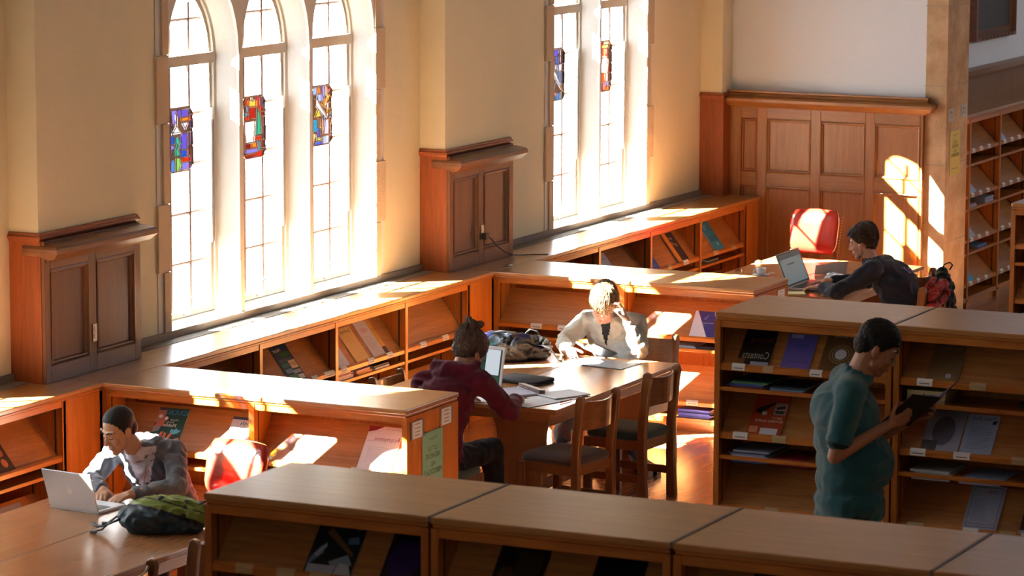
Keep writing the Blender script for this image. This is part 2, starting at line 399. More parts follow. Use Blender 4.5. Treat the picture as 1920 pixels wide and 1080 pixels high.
D3 = [('a8b8f0',[(0,.9),(.12,.98),(.28,.98),(.28,.86),(.02,.86)]),(OR,R_(.3,.87,.46,.98)),(V2,R_(.5,.74,.62,.98)),(WH,R_(.64,.82,.74,.98)),('f05060',[(.76,.98),(.88,.98),(1,.9),(.98,.78),(.78,.84)]),(YE,[(.5,.68),(.66,.62),(1,.92),(.94,.95)]),
      (OR,[(.52,.7),(.7,.62),(.76,.76),(.7,.82)]),(WH,[(.2,.78),(.28,.78),(.8,.44),(.68,.44),(.2,.68)]),('b8c8f8',R_(.3,.74,.5,.86)),(V2,R_(0,.5,.06,.84)),('e8b870',R_(.1,.52,.16,.82)),(YE,[(.16,.48),(.52,.48),(.34,.62)]),
      ('d8e8ff',R_(.72,.6,.92,.7)),(YE,R_(.78,.53,1,.58)),('a8c8f0',R_(.8,.44,1,.52)),(TL,R_(0,.24,.3,.44)),('e09060',R_(.34,.32,.42,.46)),('c8d858',R_(.46,.18,.54,.46)),('f4c8e0',[(.66,.42),(.84,.42),(1,.3),(1,.16),(.58,.18)]),
      ('f8d890',[(0,.02),(.14,.02),(.24,.2),(0,.22)]),('4850d0',R_(.3,.12,.42,.28)),('d8e870',R_(.26,.09,.5,.14)),('5068e0',[(.12,.0),(.5,0),(.5,.07),(.2,.07)]),('c0c8f8',[(.54,0),(.84,0),(1,.08),(1,.15),(.54,.14)]),(SB,R_(.56,.3,.64,.5))]
D4 = [('901010',R_(.02,.86,.26,.98)),(V1,R_(.3,.86,.62,.98)),(WH,R_(.66,.9,.74,.98)),(V2,[(.78,.98),(.88,.98),(1,.92),(1,.7),(.8,.7)]),(V1,R_(.1,.8,.42,.85)),(OR,R_(0,.74,.38,.79)),('4060c0',R_(.44,.7,.62,.85)),(WH,R_(.66,.74,.74,.86)),
      (WH,[(.1,.7),(.24,.7),(.92,.18),(.84,.18),(.1,.62)]),('d0d0f8',R_(.36,.6,.56,.69)),('d8e0ff',R_(.62,.56,.98,.69)),(TL,[(.52,.58),(.62,.56),(.6,.48),(.5,.46)]),(V1,R_(0,.42,.26,.56)),('a01818',R_(0,.26,.3,.4)),('3850c0',R_(0,.16,.3,.25)),(SB,R_(.72,.3,1,.54)),(TL,[(.36,.4),(.44,.4),(.3,.1),(.2,.1)]),(OR,R_(0,.1,.5,.16)),('3048b8',[(0,.04),(.1,0),(.28,0),(.28,.08)]),(TL,R_(.3,0,.44,.08)),(SB,R_(.48,0,.7,.14)),('a0e0f0',[(.74,0),(.88,0),(1,.08),(1,.2),(.74,.12)])]
D5 = [(RE,[(0,.92),(.1,.98),(.46,.98),(.3,.84),(.04,.84)]),('ffe0a0',R_(.5,.93,.84,.98)),(YE,R_(.3,.86,.8,.92)),(PK,R_(.86,.8,1,.95)),(RE,R_(.3,.66,.72,.85)),(GR,R_(.18,.62,.26,.8)),(OR,R_(.04,.6,.14,.8)),(SB,R_(.88,.56,1,.78)),(WH,[(.36,.68),(.6,.72),(.78,.62),(.7,.36),(.3,.38),(.06,.44),(.04,.54),(.3,.56)]),
      (WH,R_(.1,.22,.28,.38)),(WH,R_(.6,.2,.72,.38)),('f05020',R_(.8,.36,1,.54)),(RE,R_(.3,.2,.56,.36)),(SB,R_(.86,.2,1,.34)),(GR,R_(.06,.12,.34,.21)),('f02818',[(0,.06),(.1,0),(.3,0),(.3,.1),(0,.11)]),('e04050',R_(.38,.04,.6,.18)),('8090f0',R_(.64,.1,.96,.18)),(OR,[(.64,0),(.88,0),(1,.06),(1,.09),(.64,.09)])]
DES = {(0, 0): D1, (0, 1): D2, (0, 2): D3, (1, 0): D4, (1, 1): D5, (-1, 0): D4, (-1, 1): D5, (-1, 2): D3}
wn = 0
for k, cs in bays:
    wn += 1
    root = thing('window_%d' % wn, None, None); struct(root)
    st = MB()
    x0, x1 = cs[0]-HWN-0.14, cs[-1]+HWN+0.14
    edge = [(x0, 0.99), (x1, 0.99), (x1, 4.22), (x0, 4.22)]
    noses = [arch(c, HWN, 1.065, SPR+0.02, RISE+0.1) for c in cs]
    edge_o = [(x0, 0.99), (x1, 0.99), (x1, 4.22), (x0, 4.22)]
    # stone face flush with the wall, one hole per light; at the sill the holes meet
    fill_with_holes(edge, noses, YW-0.004, stone, st)
    outs = [arch(c, HWF, SILL, SPR, RISE) for c in cs]
    fill_with_holes(edge_o, [arch(c, HWF+0.01, SILL+0.0, SPR, RISE) for c in cs], YW+0.26, stone, st)
    for c in cs:
        prof = [(YW-0.004, HWN, 1.065, SPR+0.02, RISE+0.1), (YW+0.015, HWN-0.006, 1.07, SPR+0.02, RISE+0.095),
                (YW+0.125, HWF+0.022, 1.115, SPR, RISE+0.02), (YW+0.14, HWF+0.020, 1.125, SPR, RISE+0.02),
                (YW+0.142, HWF-0.005, 1.135, SPR, RISE), (YW+0.225, HWF-0.006, 1.13, SPR, RISE), (YW+0.26, HWF+0.01, SILL+0.0, SPR, RISE)]
        rings = [[(p[0], y, p[1]) for p in arch(c, hw, z0, zs, ri)] for y, hw, z0, zs, ri in prof]
        st.loft(rings, stone, caps=False)
    for side, xx in ((-1, cs[0]-HWN), (1, cs[-1]+HWN)):
        z = 0.99; wide = False
        while z < 4.1:
            hgt = 0.44 if wide else 0.52
            wq = 0.145 if wide else 0.075
            a, b = sorted((xx, xx+side*wq))
            st.box((a, YW-0.018, z+0.003), (b, YW+0.02, z+hgt-0.003), quoin); z += hgt; wide = not wide
    st.build('stone_surround', root)
    for j, c in enumerate(cs):
        fr = MB(); yg = YW+0.19
        # casement frame of timber, transom, ironwork
        def ring(hw, z0, zs, ri, y): return [(p[0], y, p[1]) for p in arch(c, hw, z0, zs, ri)]
        o_, i_ = (HWF-0.004, 1.14, SPR, RISE-.005), (HWF-0.034, 1.175, SPR, RISE-0.045)
        fr.loft([ring(*o_, yg-0.03), ring(*i_, yg-0.03), ring(*i_, yg+0.03), ring(*o_, yg+0.03), ring(*o_, yg-0.03)], casem, caps=False)
        fr.box((c-HWF, yg-0.05, 2.80), (c+HWF, yg+0.05, 2.87), casem)
        fr.box((c-0.02, yg-0.06, 1.15), (c+0.02, yg-0.03, 1.22), metal)
        fr.tube([(c-0.01, yg-0.055, 1.2), (c-0.01, yg-0.07, 1.26), (c+0.03, yg-0.075, 1.27)], 0.008, metal, 6)
        fr.box((c+HWF-0.05, yg-0.055, 2.42), (c+HWF-0.02, yg-0.03, 2.5), metal)
        fr.box((c+HWF-0.045, yg-0.05, 1.6), (c+HWF-0.025, yg-0.03, 2.45), metal)
        fr.build('casement_frame', root)
        ld = MB(); rr = 0.0095
        for dx in (-0.122, 0.122):
            ld.tube([(c+dx, yg, 1.15), (c+dx, yg, SPR+0.36)], 0.0145, lead, 6)
        for z in (1.49, 1.82, 2.145, 2.475, 3.1):
            w_ = HWG if z < SPR else HWG*0.86
            if abs(z-2.145) < 0.01 or abs(z-2.475) < 0.01:
                ld.tube([(c-w_, yg, z), (c-0.14, yg, z)], rr, lead, 6); ld.tube([(c+0.14, yg, z), (c+w_, yg, z)], rr, lead, 6)
            else: ld.tube([(c-w_, yg, z), (c+w_, yg, z)], rr, lead, 6)
        ld.build('lead_cames', root)
        gl = MB(); pts = arch(c, HWG-0.02, 1.15, SPR, RISE-0.03)
        gl.add([(p[0], yg+0.004, p[1]) for p in pts], [tuple(range(len(pts)))], clear_glass)
        gl.build('glass_pane', root)
        z0, z1 = 2.105, 2.525; w = 0.15
        oct_ = [(-w+.035, z0), (w-.035, z0), (w, z0+.035), (w, z1-.035), (w-.035, z1), (-w+.035, z1), (-w, z1-.035), (-w, z0+.035)]
        oc2 = [(c+p[0], yg-0.007, p[1]) for p in oct_]
        sg2 = MB(); sg2.tube(oc2+[oc2[0]], 0.007, lead, 6); panes(sg2, c, z0, z1, DES[(k, j)])
        for col, pp in DES[(k, j)]:
            q = [(c-0.15+p[0]*0.30, yg-0.017, z0+p[1]*(z1-z0)) for p in pp]
            sg2.tube(q+[q[0]], 0.0035, lead, 5)
        sg2.build('stained_glass_panel', root)

# end wall with oak panelling, pillar, far alcove
m = MB(); m.box((E, -1.5, 0), (E+0.5, YW+0.5, ZC), plaster_w); struct(m.build('wall_front'))
m = MB(); m.box((E-0.02, -1.69, 0), (11.19, -1.50, ZC), pillar_m)
for z in (0.75, 1.42, 2.1, 2.78): m.box((E-0.022, -1.692, z), (11.192, -1.49, z+0.004), base_g)
pl = m.build('pillar'); struct(pl)
m = MB(); m.box((11.19, -1.12, 0), (XR, -1.0, ZC), plaster_w); m.box((11.13, -1.5, 0), (11.19, -1.0, ZC), plaster_w)
struct(m.build('wall_alcove'))
wn_ = MB(); wn_.box((11.2, -1.19, 1.75), (XR, -1.12, 2.0), pnlZ); wn_.prism([(-1.12, 2.0), (-1.26, 2.0), (-1.27, 2.03), (-1.22, 2.06), (-1.12, 2.07)], 'x', 11.2, XR, pnlY)
struct(wn_.build('trim_4'))
pan = thing('trim_5', None, None); struct(pan)
m = MB(); XP = E-0.045
m.box((XP, -1.50, 0), (E, YQ, 1.92), pnlZ)
cols = [(0.175, 0.024), (-0.066, -0.478), (-0.567, -0.979), (-1.061, -1.477)]
m.build('backing_board', pan)
def frame_grid(name, x, ys, zs, parent, mats):
    """stiles, rails and recessed moulded panels on a wall facing -x"""
    (z0, z1, z2, z3) = zs
    g = MB(); edges = [YQ-0.002]+[v for c in ys for v in c]+[-1.50]
    for i in range(0, len(edges), 2): g.box((x-0.022, edges[i+1], 0.0), (x, edges[i], 1.93), mats[0])
    for a, b in ys:
        g.box((x-0.022, b, z3), (x, a, 1.93), mats[1]); g.box((x-0.022, b, z1), (x, a, z2), mats[1]); g.box((x-0.022, b, 0.0), (x, a, z0), mats[1])
    g.build(name, parent, bevel=0.003)
frame_grid('stiles_and_rails', XP, cols, (0.30, 1.165, 1.285, 1.755), pan, (pnlZ, pnlY))
def moulding(mb, x, a, b, z0, z1, mat, w=0.028, dep=0.022):
    """bolection frame around a recessed panel facing -x (a>b in y)"""
    def loop(i, xx): return [(xx, a-i, z0+i), (xx, b+i, z0+i), (xx, b+i, z1-i), (xx, a-i, z1-i)]
    mb.loft([loop(0, x-0.024), loop(0, x-0.026), loop(w*.35, x-0.030), loop(w*.45, x-0.018), loop(w*.75, x-0.016), loop(w, x-0.002)], mat, caps=False)
for a, b in cols:
    for z0, z1 in ((0.30, 1.165), (1.285, 1.755)):
        g = MB(); g.box((XP-0.004, b, z0), (XP+0.001, a, z1), pnlZ); moulding(g, XP, a, b, z0, z1, redZ if a > 0.1 else pnlZ); g.build('panel', pan)
def cornice(y0=None):
    # profile (projection, z)
    return [(0, 1.865), (0.03, 1.865), (0.035, 1.885), (0.075, 1.895), (0.095, 1.93), (0.098, 1.95), (0.07, 1.965), (0.045, 1.985), (0.04, 2.02), (0.025, 2.03), (0, 2.03)]
cr = MB(); pr = [(0.0,1.85),(0.022,1.85),(0.03,1.865),(0.075,1.872),(0.105,1.905),(0.115,1.908),(0.115,1.932),(0.10,1.945),(0.045,1.957),(0.035,1.975),(0.045,1.985),(0.045,1.998),(0,2.0)]
cr.loft([[(XP-0.02-p*1.0+0.0, YQ, z) for p, z in pr], [(XP-0.02-p, -1.51-p*0.9, z) for p, z in pr], [(E+0.02, -1.51-p*0.9, z) for p, z in pr]], pnlY, caps=True)
cr.build('cornice', pan)
fr = MB(); fr.box((XP-0.03, -1.5, 1.5), (XP-0.028, -1.49, 1.51), pnlY)

# oak pier casings between the windows, standing on the ledge
def pier_box(k, x0, x1, lab):
    t = thing('trim_%d' % (k+2), None, None); struct(t)
    yp = 0.265; g = MB()
    g.box((x0-0.004, yp+0.012, H), (x1+0.004, YW, 1.93), redZ)
    g.build('casing', t)
    if x1-x0 > 0.9:
        g = MB(); cs_ = [(x0+0.062, x0+0.482), (x0+0.562, x0+0.998)]
        xs = [x0, cs_[0][0], cs_[0][1], cs_[1][0], cs_[1][1], x1]
        for i in (0, 2, 4): g.box((xs[i], yp-0.012, H), (xs[i+1], yp+0.012, 1.93), pnlD)
        for a, b in cs_:
            g.box((a, yp-0.012, 1.755), (b, yp+0.012, 1.93), pnlDX); g.box((a, yp-0.012, H), (b, yp+0.012, 1.175), pnlDX)
        g.build('stiles_and_rails', t, bevel=0.002)
        for a, b in cs_:
            g = MB(); z0, z1 = 1.175, 1.755; yy = yp-0.012
            def loop(i, y): return [(a+i, y, z0+i), (b-i, y, z0+i), (b-i, y, z1-i), (a+i, y, z1-i)]
            g.loft([loop(0, yy-0.003), loop(0.010, yy-0.006), loop(0.013, yy+0.004), loop(0.022, yy+0.006), loop(0.03, yp+0.010)], pnlD, caps=False)
            g.box((a+0.02, yp+0.008, z0+0.02), (b-0.02, yp+0.0125, z1-0.02), pnlD)
            g.build('panel', t)
        g = MB()
        pr2 = [(0,1.80),(0.012,1.80),(0.02,1.815),(0.06,1.822),(0.095,1.855),(0.10,1.86),(0.10,1.885),(0.085,1.90),(0.03,1.915),(0,1.92)]
        xs0, xs1 = x0+0.035, x1-0.01
        g.loft([[(xs0-p*0.5, YW-0.1, z) for p, z in pr2], [(xs0-p*0.5, yp-0.012-p, z) for p, z in pr2], [(xs1+p*0.6, yp-0.012-p, z) for p, z in pr2], [(xs1+p*0.6, YW, z) for p, z in pr2]], pnlDX, caps=True)
        g.build('shelf_moulding', t)
    g = MB(); pr3 = [(0.0,1.925),(0.012,1.925),(0.018,1.94),(0.024,1.945),(0.024,1.955),(0.014,1.965),(0.014,1.975),(0,1.98)]
    g.loft([[(x0-p, YW+0.01, z) for p, z in pr3], [(x0-p, YQ-0.003-p, z) for p, z in pr3], [(x1+p, YQ-0.003-p, z) for p, z in pr3], [(x1+p, YW+0.01, z) for p, z in pr3]], redX, caps=True)
    g.box((x0, yp, 1.915), (x1, YW, 1.93), redX)
    g.build('crown_moulding', t)
pnlD = wood('pier_panel_Z', (0.14, 0.052, 0.016), (0.09, 0.03, 0.008), 'Z', 0.5, 0.15)
pnlDX = wood('pier_panel_X', (0.15, 0.056, 0.017), (0.10, 0.033, 0.009), 'X', 0.45, 0.15)
pier_box(-1, -D+XA, -D+XB, 'x'); pier_box(0, XA, XB, 'x'); pier_box(1, D+XA, D+XB, 'x')
pier_box(4, 2*D+XA, E-0.001, 'x')
# power outlet plates
def outlet(x, z, lab, plug):
    t = thing('power_outlet', lab, 'outlet', (x, 0.252, z))
    g = MB(); g.box((-0.022, -0.006, -0.055), (0.022, 0, 0.055), plain('outlet_steel', (0.55, 0.53, 0.5), 0.35, metal=0.6)); g.build('plate', t, bevel=0.002)
    for dz in (-0.024, 0.024):
        g = MB(); g.tube([(0, -0.010, dz), (0, -0.002, dz)], 0.014, plain('ivory', (0.75, 0.7, 0.6), 0.4), 14); g.build('socket', t)
    return t
outlet(0.311, 1.31, 'steel outlet plate on the dark wood pier casing at far left', False)
outlet(5.627, 1.31, 'steel outlet plate with a plugged-in cable on the middle pier casing', True)
m = MB(); blk = plain('black_cable', (0.02, 0.018, 0.016), 0.5)
m.box((5.600, 0.205, 1.26), (5.655, 0.246, 1.305), blk)
m.tube([(5.66, 0.22, 1.275), (5.70, 0.21, 1.255), (5.80, 0.215, 1.19), (5.95, 0.21, 1.12), (6.05, 0.20, 1.09), (6.16, 0.18, 1.078), (6.24, 0.12, 1.076), (6.30, 0.02, 1.076)], 0.0045, blk, 6)
tag(m.build('power_cable'), 'thin black cable running from the pier outlet down across the ledge', 'cable')

# ------------------------------------------------------------------ bookcases
label_m = plain('lip_label', (0.70, 0.70, 0.68), 0.5)
tan_m = plain('lip_label_tan', (0.42, 0.30, 0.15), 0.5)
peg = plain('dark_peg_strip', (0.05, 0.025, 0.012), 0.6)
class Case:
    """local x along the case, y into its depth, z up; a viewer stands at -y"""
    def __init__(s, name, label, cat, loc, rz, length, nb, height, depth, lips, both=False, group=None, top_ov=0.012, shelf_d=0.30, ends=(True, True), toplen=None, posts=None, base=0.06, flat_drop=None, has_top=True, labels=None):
        s.root = thing(name, label, cat, loc, rz, group); s.loc = Vector(loc); s.rz = rz
        s.lips = lips; s.rise = 0.225 if height < 1.2 else (0.190 if height > 1.77 else 0.20)
        T = 0.022
        bx = posts if posts else [length*i/nb for i in range(nb+1)]
        s.bx = bx
        if has_top:
            m = MB(); a, b = toplen if toplen else (0, length)
            m.box((a, -top_ov, height-0.028), (b, depth+(top_ov if both else 0), height), topX)
            m.box((a+0.004, -top_ov+0.010, height-0.046), (b-0.004, depth+(top_ov-0.010 if both else 0), height-0.028), oakX)
            m.build('top', s.root, bevel=0.006, seg=2)
        for back in ((False, True) if both else (False,)):
            m = MB(); m.box((0.001, depth-0.022 if back else 0.004, height-0.082), (length-0.001, depth-0.004 if back else 0.022, height-0.046), oakX)
            m.build('top_rail', s.root)
        for i, x in enumerate(bx):
            m = MB()
            if i in (0, len(bx)-1):
                a, b = (0, 0.032) if i == 0 else (length-0.032, length)
                m.box((a, 0.0, 0), (b, depth, height-0.046), oakZ)
            else:
                m.box((x-0.018, 0.0, 0), (x+0.018, depth if both else depth-0.01, height-0.046), oakZ)
            for sgn in (-1, 1):
                xx = (a if sgn < 0 else b) if i in (0, len(bx)-1) else x+sgn*0.018
                if (i == 0 and sgn < 0) or (i == len(bx)-1 and sgn > 0): continue
                m.box((min(xx, xx+sgn*0.0015), 0.045, base), (max(xx, xx+sgn*0.0015), 0.057, height-0.09), peg)
                m.box((min(xx, xx+sgn*0.0015), 0.21, base), (max(xx, xx+sgn*0.0015), 0.222, height-0.09), peg)
            m.build('upright', s.root)
        m = MB()
        mid = depth/2 if both else depth-0.012
        m.box((0.03, mid-0.008, 0.02), (length-0.03, mid+0.008, height-0.05), oakZ); m.build('back_panel', s.root)
        m = MB(); m.box((0.03, 0.03, 0.0), (length-0.03, 0.045, base), oakX); m.box((0.03, 0.0, base), (length-0.03, depth, base+0.02), oakX)
        if both: m.box((0.03, depth-0.045, 0.0), (length-0.03, depth-0.03, base), oakX)
        m.build('plinth', s.root)
        drops = flat_drop or [0.13]*len(lips)
        sides = [False, True] if both else [False]
        for bay in range(len(bx)-1):
            x0, x1 = bx[bay]+0.019, bx[bay+1]-0.019
            if bay == 0: x0 = bx[0]+0.033
            if bay == len(bx)-2: x1 = bx[-1]-0.033
            for back in sides:
                def Y(y): return depth-y if back else y
                for li, z in enumerate(lips):
                    ysd = 0.215; rise = s.rise
                    m = MB()
                    m.prism([(Y(0.028), z-0.032), (Y(ysd), z-0.014+rise), (Y(ysd), z+rise), (Y(0.028), z-0.018)], 'x', x0, x1, oakB)
                    m.prism([(Y(0.006), z-0.038), (Y(0.028), z-0.038), (Y(0.030), z-0.004), (Y(0.020), z), (Y(0.006), z-0.012)], 'x', x0, x1, oakX)
                    sh = m.build('display_shelf', s.root)
                    if not back and labels is not None:
                        for (lb, ll, u, w, white) in labels:
                            if lb == bay and ll == li:
                                q = MB(); q.prism([(0.0035, z-0.034), (0.0055, z-0.034), (0.020, z+0.0015), (0.0165, z+0.0035), (0.004, z-0.010)], 'x', u, u+w, label_m if white else tan_m)
                                if white: q.prism([(0.0022, z-0.024), (0.0036, z-0.024), (0.0036, z-0.019), (0.0022, z-0.019)], 'x', u+w*0.15, u+w*0.85, lead)
                                q.build('shelf_label', sh)
                    dz = drops[li]; zz = z-dz
                    if zz > base+0.03:
                        m = MB(); m.box((x0, min(Y(0.004), Y(mid-0.008)), zz-0.022), (x1, max(Y(0.004), Y(mid-0.008)), zz), oakX)
                        m.build('storage_shelf', s.root, bevel=0.002)
    def W(s): return Matrix.Translation(s.loc) @ Matrix.Rotation(s.rz, 4, 'Z')
    def slope(s, u, li, off=0.0):
        """frame lying on the slanted shelf: x along, y up the slope, z out of it"""
        z = s.lips[li]; d = Vector((0, 0.187, s.rise+0.012)).normalized(); n = Vector((0, -s.rise-0.012, 0.187)).normalized()
        Mx = Matrix((Vector((1, 0, 0)), d, n)).transposed().to_4x4(); Mx.translation = Vector((u, 0.034, z-0.010)) + n*(0.001+off)
        return s.W() @ Mx
RZ = -pi/2
LOWL = [0.70, 0.227]
lowA = Case('low_bookcase', 'low two-bay display bookcase between the two reading tables, its end panel carrying the green notice', 'bookcase', (0, 0, 0), RZ, 2.0615, 2, H, 0.654, LOWL, True, 'low bookcases', flat_drop=[0.093, 0.13],
            labels=[(1, 0, 1.69, 0.12, True), (1, 0, 1.83, 0.09, True)])
lowB = Case('low_bookcase', 'low two-bay display bookcase behind the man holding his head at the middle table', 'bookcase', (D, 0, 0), RZ, 2.0744, 2, H, 0.654, LOWL, True, 'low bookcases', flat_drop=[0.093, 0.13],
            labels=[(0, 0, 0.30, 0.09, True), (0, 0, 0.52, 0.09, True), (1, 1, 1.55, 0.09, True)])
lowC = Case('low_bookcase', 'low display bookcase at the near end by the first reading table', 'bookcase', (-D, 0, 0), RZ, 2.0744, 2, H, 0.654, LOWL, True, 'low bookcases', flat_drop=[0.093, 0.13])
def ledge(k, label):
    posts = [0.0, 0.20+0.03, 1.242, 2.259, 3.276, 4.29, D-0.654-0.002] if k < 1 else [0.0, 0.25, 1.28, 2.26, 3.27, 4.42, 4.664]
    x0 = k*D+0.655
    if k < 1: posts = [0.0, 0.225, 1.241, 2.258, 3.275, 4.245, D-0.657]
    else: posts = [0.0, 0.225, 1.241, 2.258, 3.30, 4.30, E-x0-0.03]
    ln = posts[-1]
    c = Case('window_ledge_bookcase', label, 'bookcase', (x0, 0.0, 0), 0.0, ln, 6, H, 0.49, LOWL, False, 'bookcases built in under the windows', flat_drop=[0.093, 0.13], posts=posts, has_top=False,
             labels=[(2,0,1.93,0.075,True),(2,0,2.10,0.16,True),(3,0,2.33,0.08,True),(3,0,2.72,0.09,True),(3,0,3.0,0.08,True),(4,0,3.50,0.09,True),(4,0,3.85,0.09,True)] if k == 0 else
             ([(3,0,2.35,0.06,True),(3,0,2.62,0.08,False),(3,0,2.95,0.1,True),(4,0,3.6,0.1,False),(4,0,4.0,0.1,False)] if k == 1 else [(3,0,2.96,0.13,True)]))
    m = MB(); 
    m.box((-0.655, -0.0, H-0.028), (ln if k < 1 else E-x0-0.025, 0.499, H), topX); m.box((-0.0, -0.012, H-0.028), (ln, 0.0, H), topX)
    m.box((0.0, -0.004, H-0.046), (ln, 0.49, H-0.028), oakX); m.build('ledge_top', c.root, bevel=0.004)
    for a, b in ((0.03, 0.21), (posts[-2]+0.04, posts[-1]-0.01)):
        m = MB(); m.box((a-0.05, -0.0, 0), (b+0.02, 0.02, H-0.046), oakZ); m.build('corner_post', c.root, bevel=0.003)
    return c
led = {-1: ledge(-1, 'oak bookcase built in under the window at the far left edge'), 0: ledge(0, 'oak bookcase built in under the three-light window'), 1: ledge(1, 'oak bookcase built in under the two-light window')}
m = MB()
m.box((-D*2, -0.02, 0), (-D-0.01, 0.5, H), oakZ)
tag(m.build('window_ledge_cabinet', bevel=0.004), 'plain oak ledge cabinet continuing under the windows behind the camera side', 'cabinet')
# heating grille strip and grey skirting along the back of the ledge
for k, (a, b) in enumerate(((-D+XB, XA), (XB, D+XA), (D+XB, 2*D+XA))):
    m = MB(); m.box((a+0.002, 0.37, H+0.0005), (b-0.002, 0.47, H+0.004), grille)
    n = int((b-a)/0.02)
    for i in range(n): m.box((a+0.005+i*0.02, 0.375, H+0.004), (a+0.013+i*0.02, 0.465, H+0.006), base_g)
    struct(m.build('trim_%d' % (10+k)))
    m = MB(); m.box((a+0.002, YW-0.022, H), (b-0.002, YW-0.005, H+0.05), base_g); struct(m.build('baseboard_%s' % ('near', 'middle', 'far')[k]))

TALL = [1.52, 1.142, 0.74, 0.34]
xf, wf, yf, u_, Hf = -5.489, 0.6971, -4.0215, 1.0258, 1.8
def tall(loc, label, n, labels=None, group='tall double-sided display bookcases'):
    return Case('tall_bookcase', label, 'bookcase', loc, RZ, u_-0.012, 1, Hf, wf, TALL, True, group, labels=labels, top_ov=0.006)
fc = [tall((xf, yf-i*u_, 0), l, i, lb) for i, (l, lb) in enumerate((
    ('tall oak bookcase in the foreground, leftmost of its row, holding the magazine with the tank', [(0, 0, 0.14, 0.08, False), (0, 0, 0.33, 0.08, False), (0, 0, 0.48, 0.09, False), (0, 0, 0.67, 0.09, True)]),
    ('tall oak bookcase in the foreground row, second from the left', [(0, 0, 0.3, 0.08, False)]),
    ('tall oak bookcase in the foreground row, third from the left', [(0, 0, 0.3, 0.08, False)]),
    ('tall oak bookcase in the foreground row, at the lower right corner of the photo', [(0, 0, 0.3, 0.08, False)])))]
xr, yr = -0.1312, -4.0188
rcL = [(0, 0, 0.10, 0.075, True), (0, 0, 0.28, 0.06, False), (0, 0, 0.55, 0.07, True), (0, 1, 0.11, 0.085, True), (0, 1, 0.34, 0.08, False), (0, 2, 0.3, 0.08, False), (0, 3, 0.3, 0.08, False)]
rcR = [(0, 0, 0.13, 0.085, True), (0, 0, 0.42, 0.09, False), (0, 0, 0.72, 0.09, True), (0, 1, 0.10, 0.085, True), (0, 1, 0.34, 0.09, True), (0, 1, 0.66, 0.09, False), (0, 2, 0.09, 0.09, False), (0, 2, 0.40, 0.085, True), (0, 2, 0.6, 0.09, False), (0, 2, 0.72, 0.09, True)]
rc = [tall((xr, yr, 0), 'tall oak bookcase behind the standing man, left unit with the purple and red magazines', 0, rcL),
      tall((xr, yr-u_, 0), 'tall oak bookcase to the right of the standing man, its unit facing his book', 1, rcR),
      tall((xr, yr-2*u_, 0), 'tall oak bookcase at the right edge beyond the standing man', 2, None)]
r2 = [tall((5.33, -3.95, 0), 'tall oak bookcase end seen at the right edge in front of the far shelving', 0, None), tall((5.33, -3.95-u_, 0), 'tall oak bookcase next to the far right bookcase end', 1, None)]
strip = plain('grey_joint', (0.16, 0.13, 0.12), 0.5)
for root_c, i in [(c, i) for i, c in enumerate(fc)][1:] + [(c, i) for i, c in enumerate(rc)][1:]:
    m = MB(); m.box((-0.0125, -0.002, Hf-0.02), (-0.0005, wf+0.002, Hf+0.002), strip); m.build('joint_strip', root_c.root)
fl = [1.43, 1.03, 0.63, 0.23]
far = Case('wall_bookcase', 'dark oak wall bookcase with slanted shelves beyond the stone pillar', 'bookcase', (11.25, -1.5, 0), 0.0, 4.4, 5, 1.75, 0.38, fl, False, None,
           posts=[0.0, 0.62, 1.49, 2.36, 3.23, 4.4], shelf_d=0.28, labels=[(b, l, [0.08, 0.7, 1.6, 2.5, 3.4][b]+j*0.22, 0.08, True) for b in (0, 1, 2) for l in (0, 1, 2, 3) for j in range(3 if b else 2)])

# ------------------------------------------------------------------ magazines
def mag(case, li, u, w, h, base, art, label, name='magazine', cat='magazine', t=0.006, off=0.0, rot=0.0, group=None, page=None):
    """cover art in unit coordinates: ('r',col,x0,y0,x1,y1) ('t',col,text,cx,cy,w,h) ('p',col,pts) ('e',col,cx,cy,rx,ry)"""
    Wm = case.slope(u, li, off) @ Matrix.Rotation(rot, 4, 'Z') if case else Matrix.Identity(4)
    return printed(Wm, w, h, t, base, art, label, name, cat, group, page)
def printed(Wm, w, h, t, base, art, label, name='magazine', cat='magazine', group=None, page=None):
    m = MB(); bm_ = paint(base); m.box((0, 0, 0), (w, h, t*0.15), bm_); m.box((0.001, 0.001, t*0.15), (w-0.001, h-0.001, t*0.85), page or white_p); m.box((0, 0, t*0.85), (w, h, t), bm_)
    z = t+0.0003
    for a in art:
        z += 0.00012; c = paint(a[1])
        if a[0] == 'r': m.add([(a[2]*w, a[3]*h, z), (a[4]*w, a[3]*h, z), (a[4]*w, a[5]*h, z), (a[2]*w, a[5]*h, z)], [(0, 1, 2, 3)], c)
        elif a[0] == 'p': m.add([(p[0]*w, p[1]*h, z) for p in a[2]], [tuple(range(len(a[2])))], c)
        elif a[0] == 'e':
            m.add([(a[2]*w+a[4]*w*cos(2*pi*i/18), a[3]*h+a[5]*h*sin(2*pi*i/18), z) for i in range(18)], [tuple(range(18))], c)
        elif a[0] == 't': m.text(a[2], c, w=a[5]*w if a[5] else None, h=a[6]*h if a[6] else None, center=(a[3]*w, a[4]*h), z=z)
    o = m.build(name, fix=False); o.matrix_world = Wm
    return tag(o, label, cat, group)
def rules(col, x0, x1, y0, y1, n, hgt=0.4):
    s = (y1-y0)/n
    return [('r', col, x0, y0+i*s, x1-(0.12 if i % 3 == 0 else 0), y0+i*s+s*hgt) for i in range(n)]
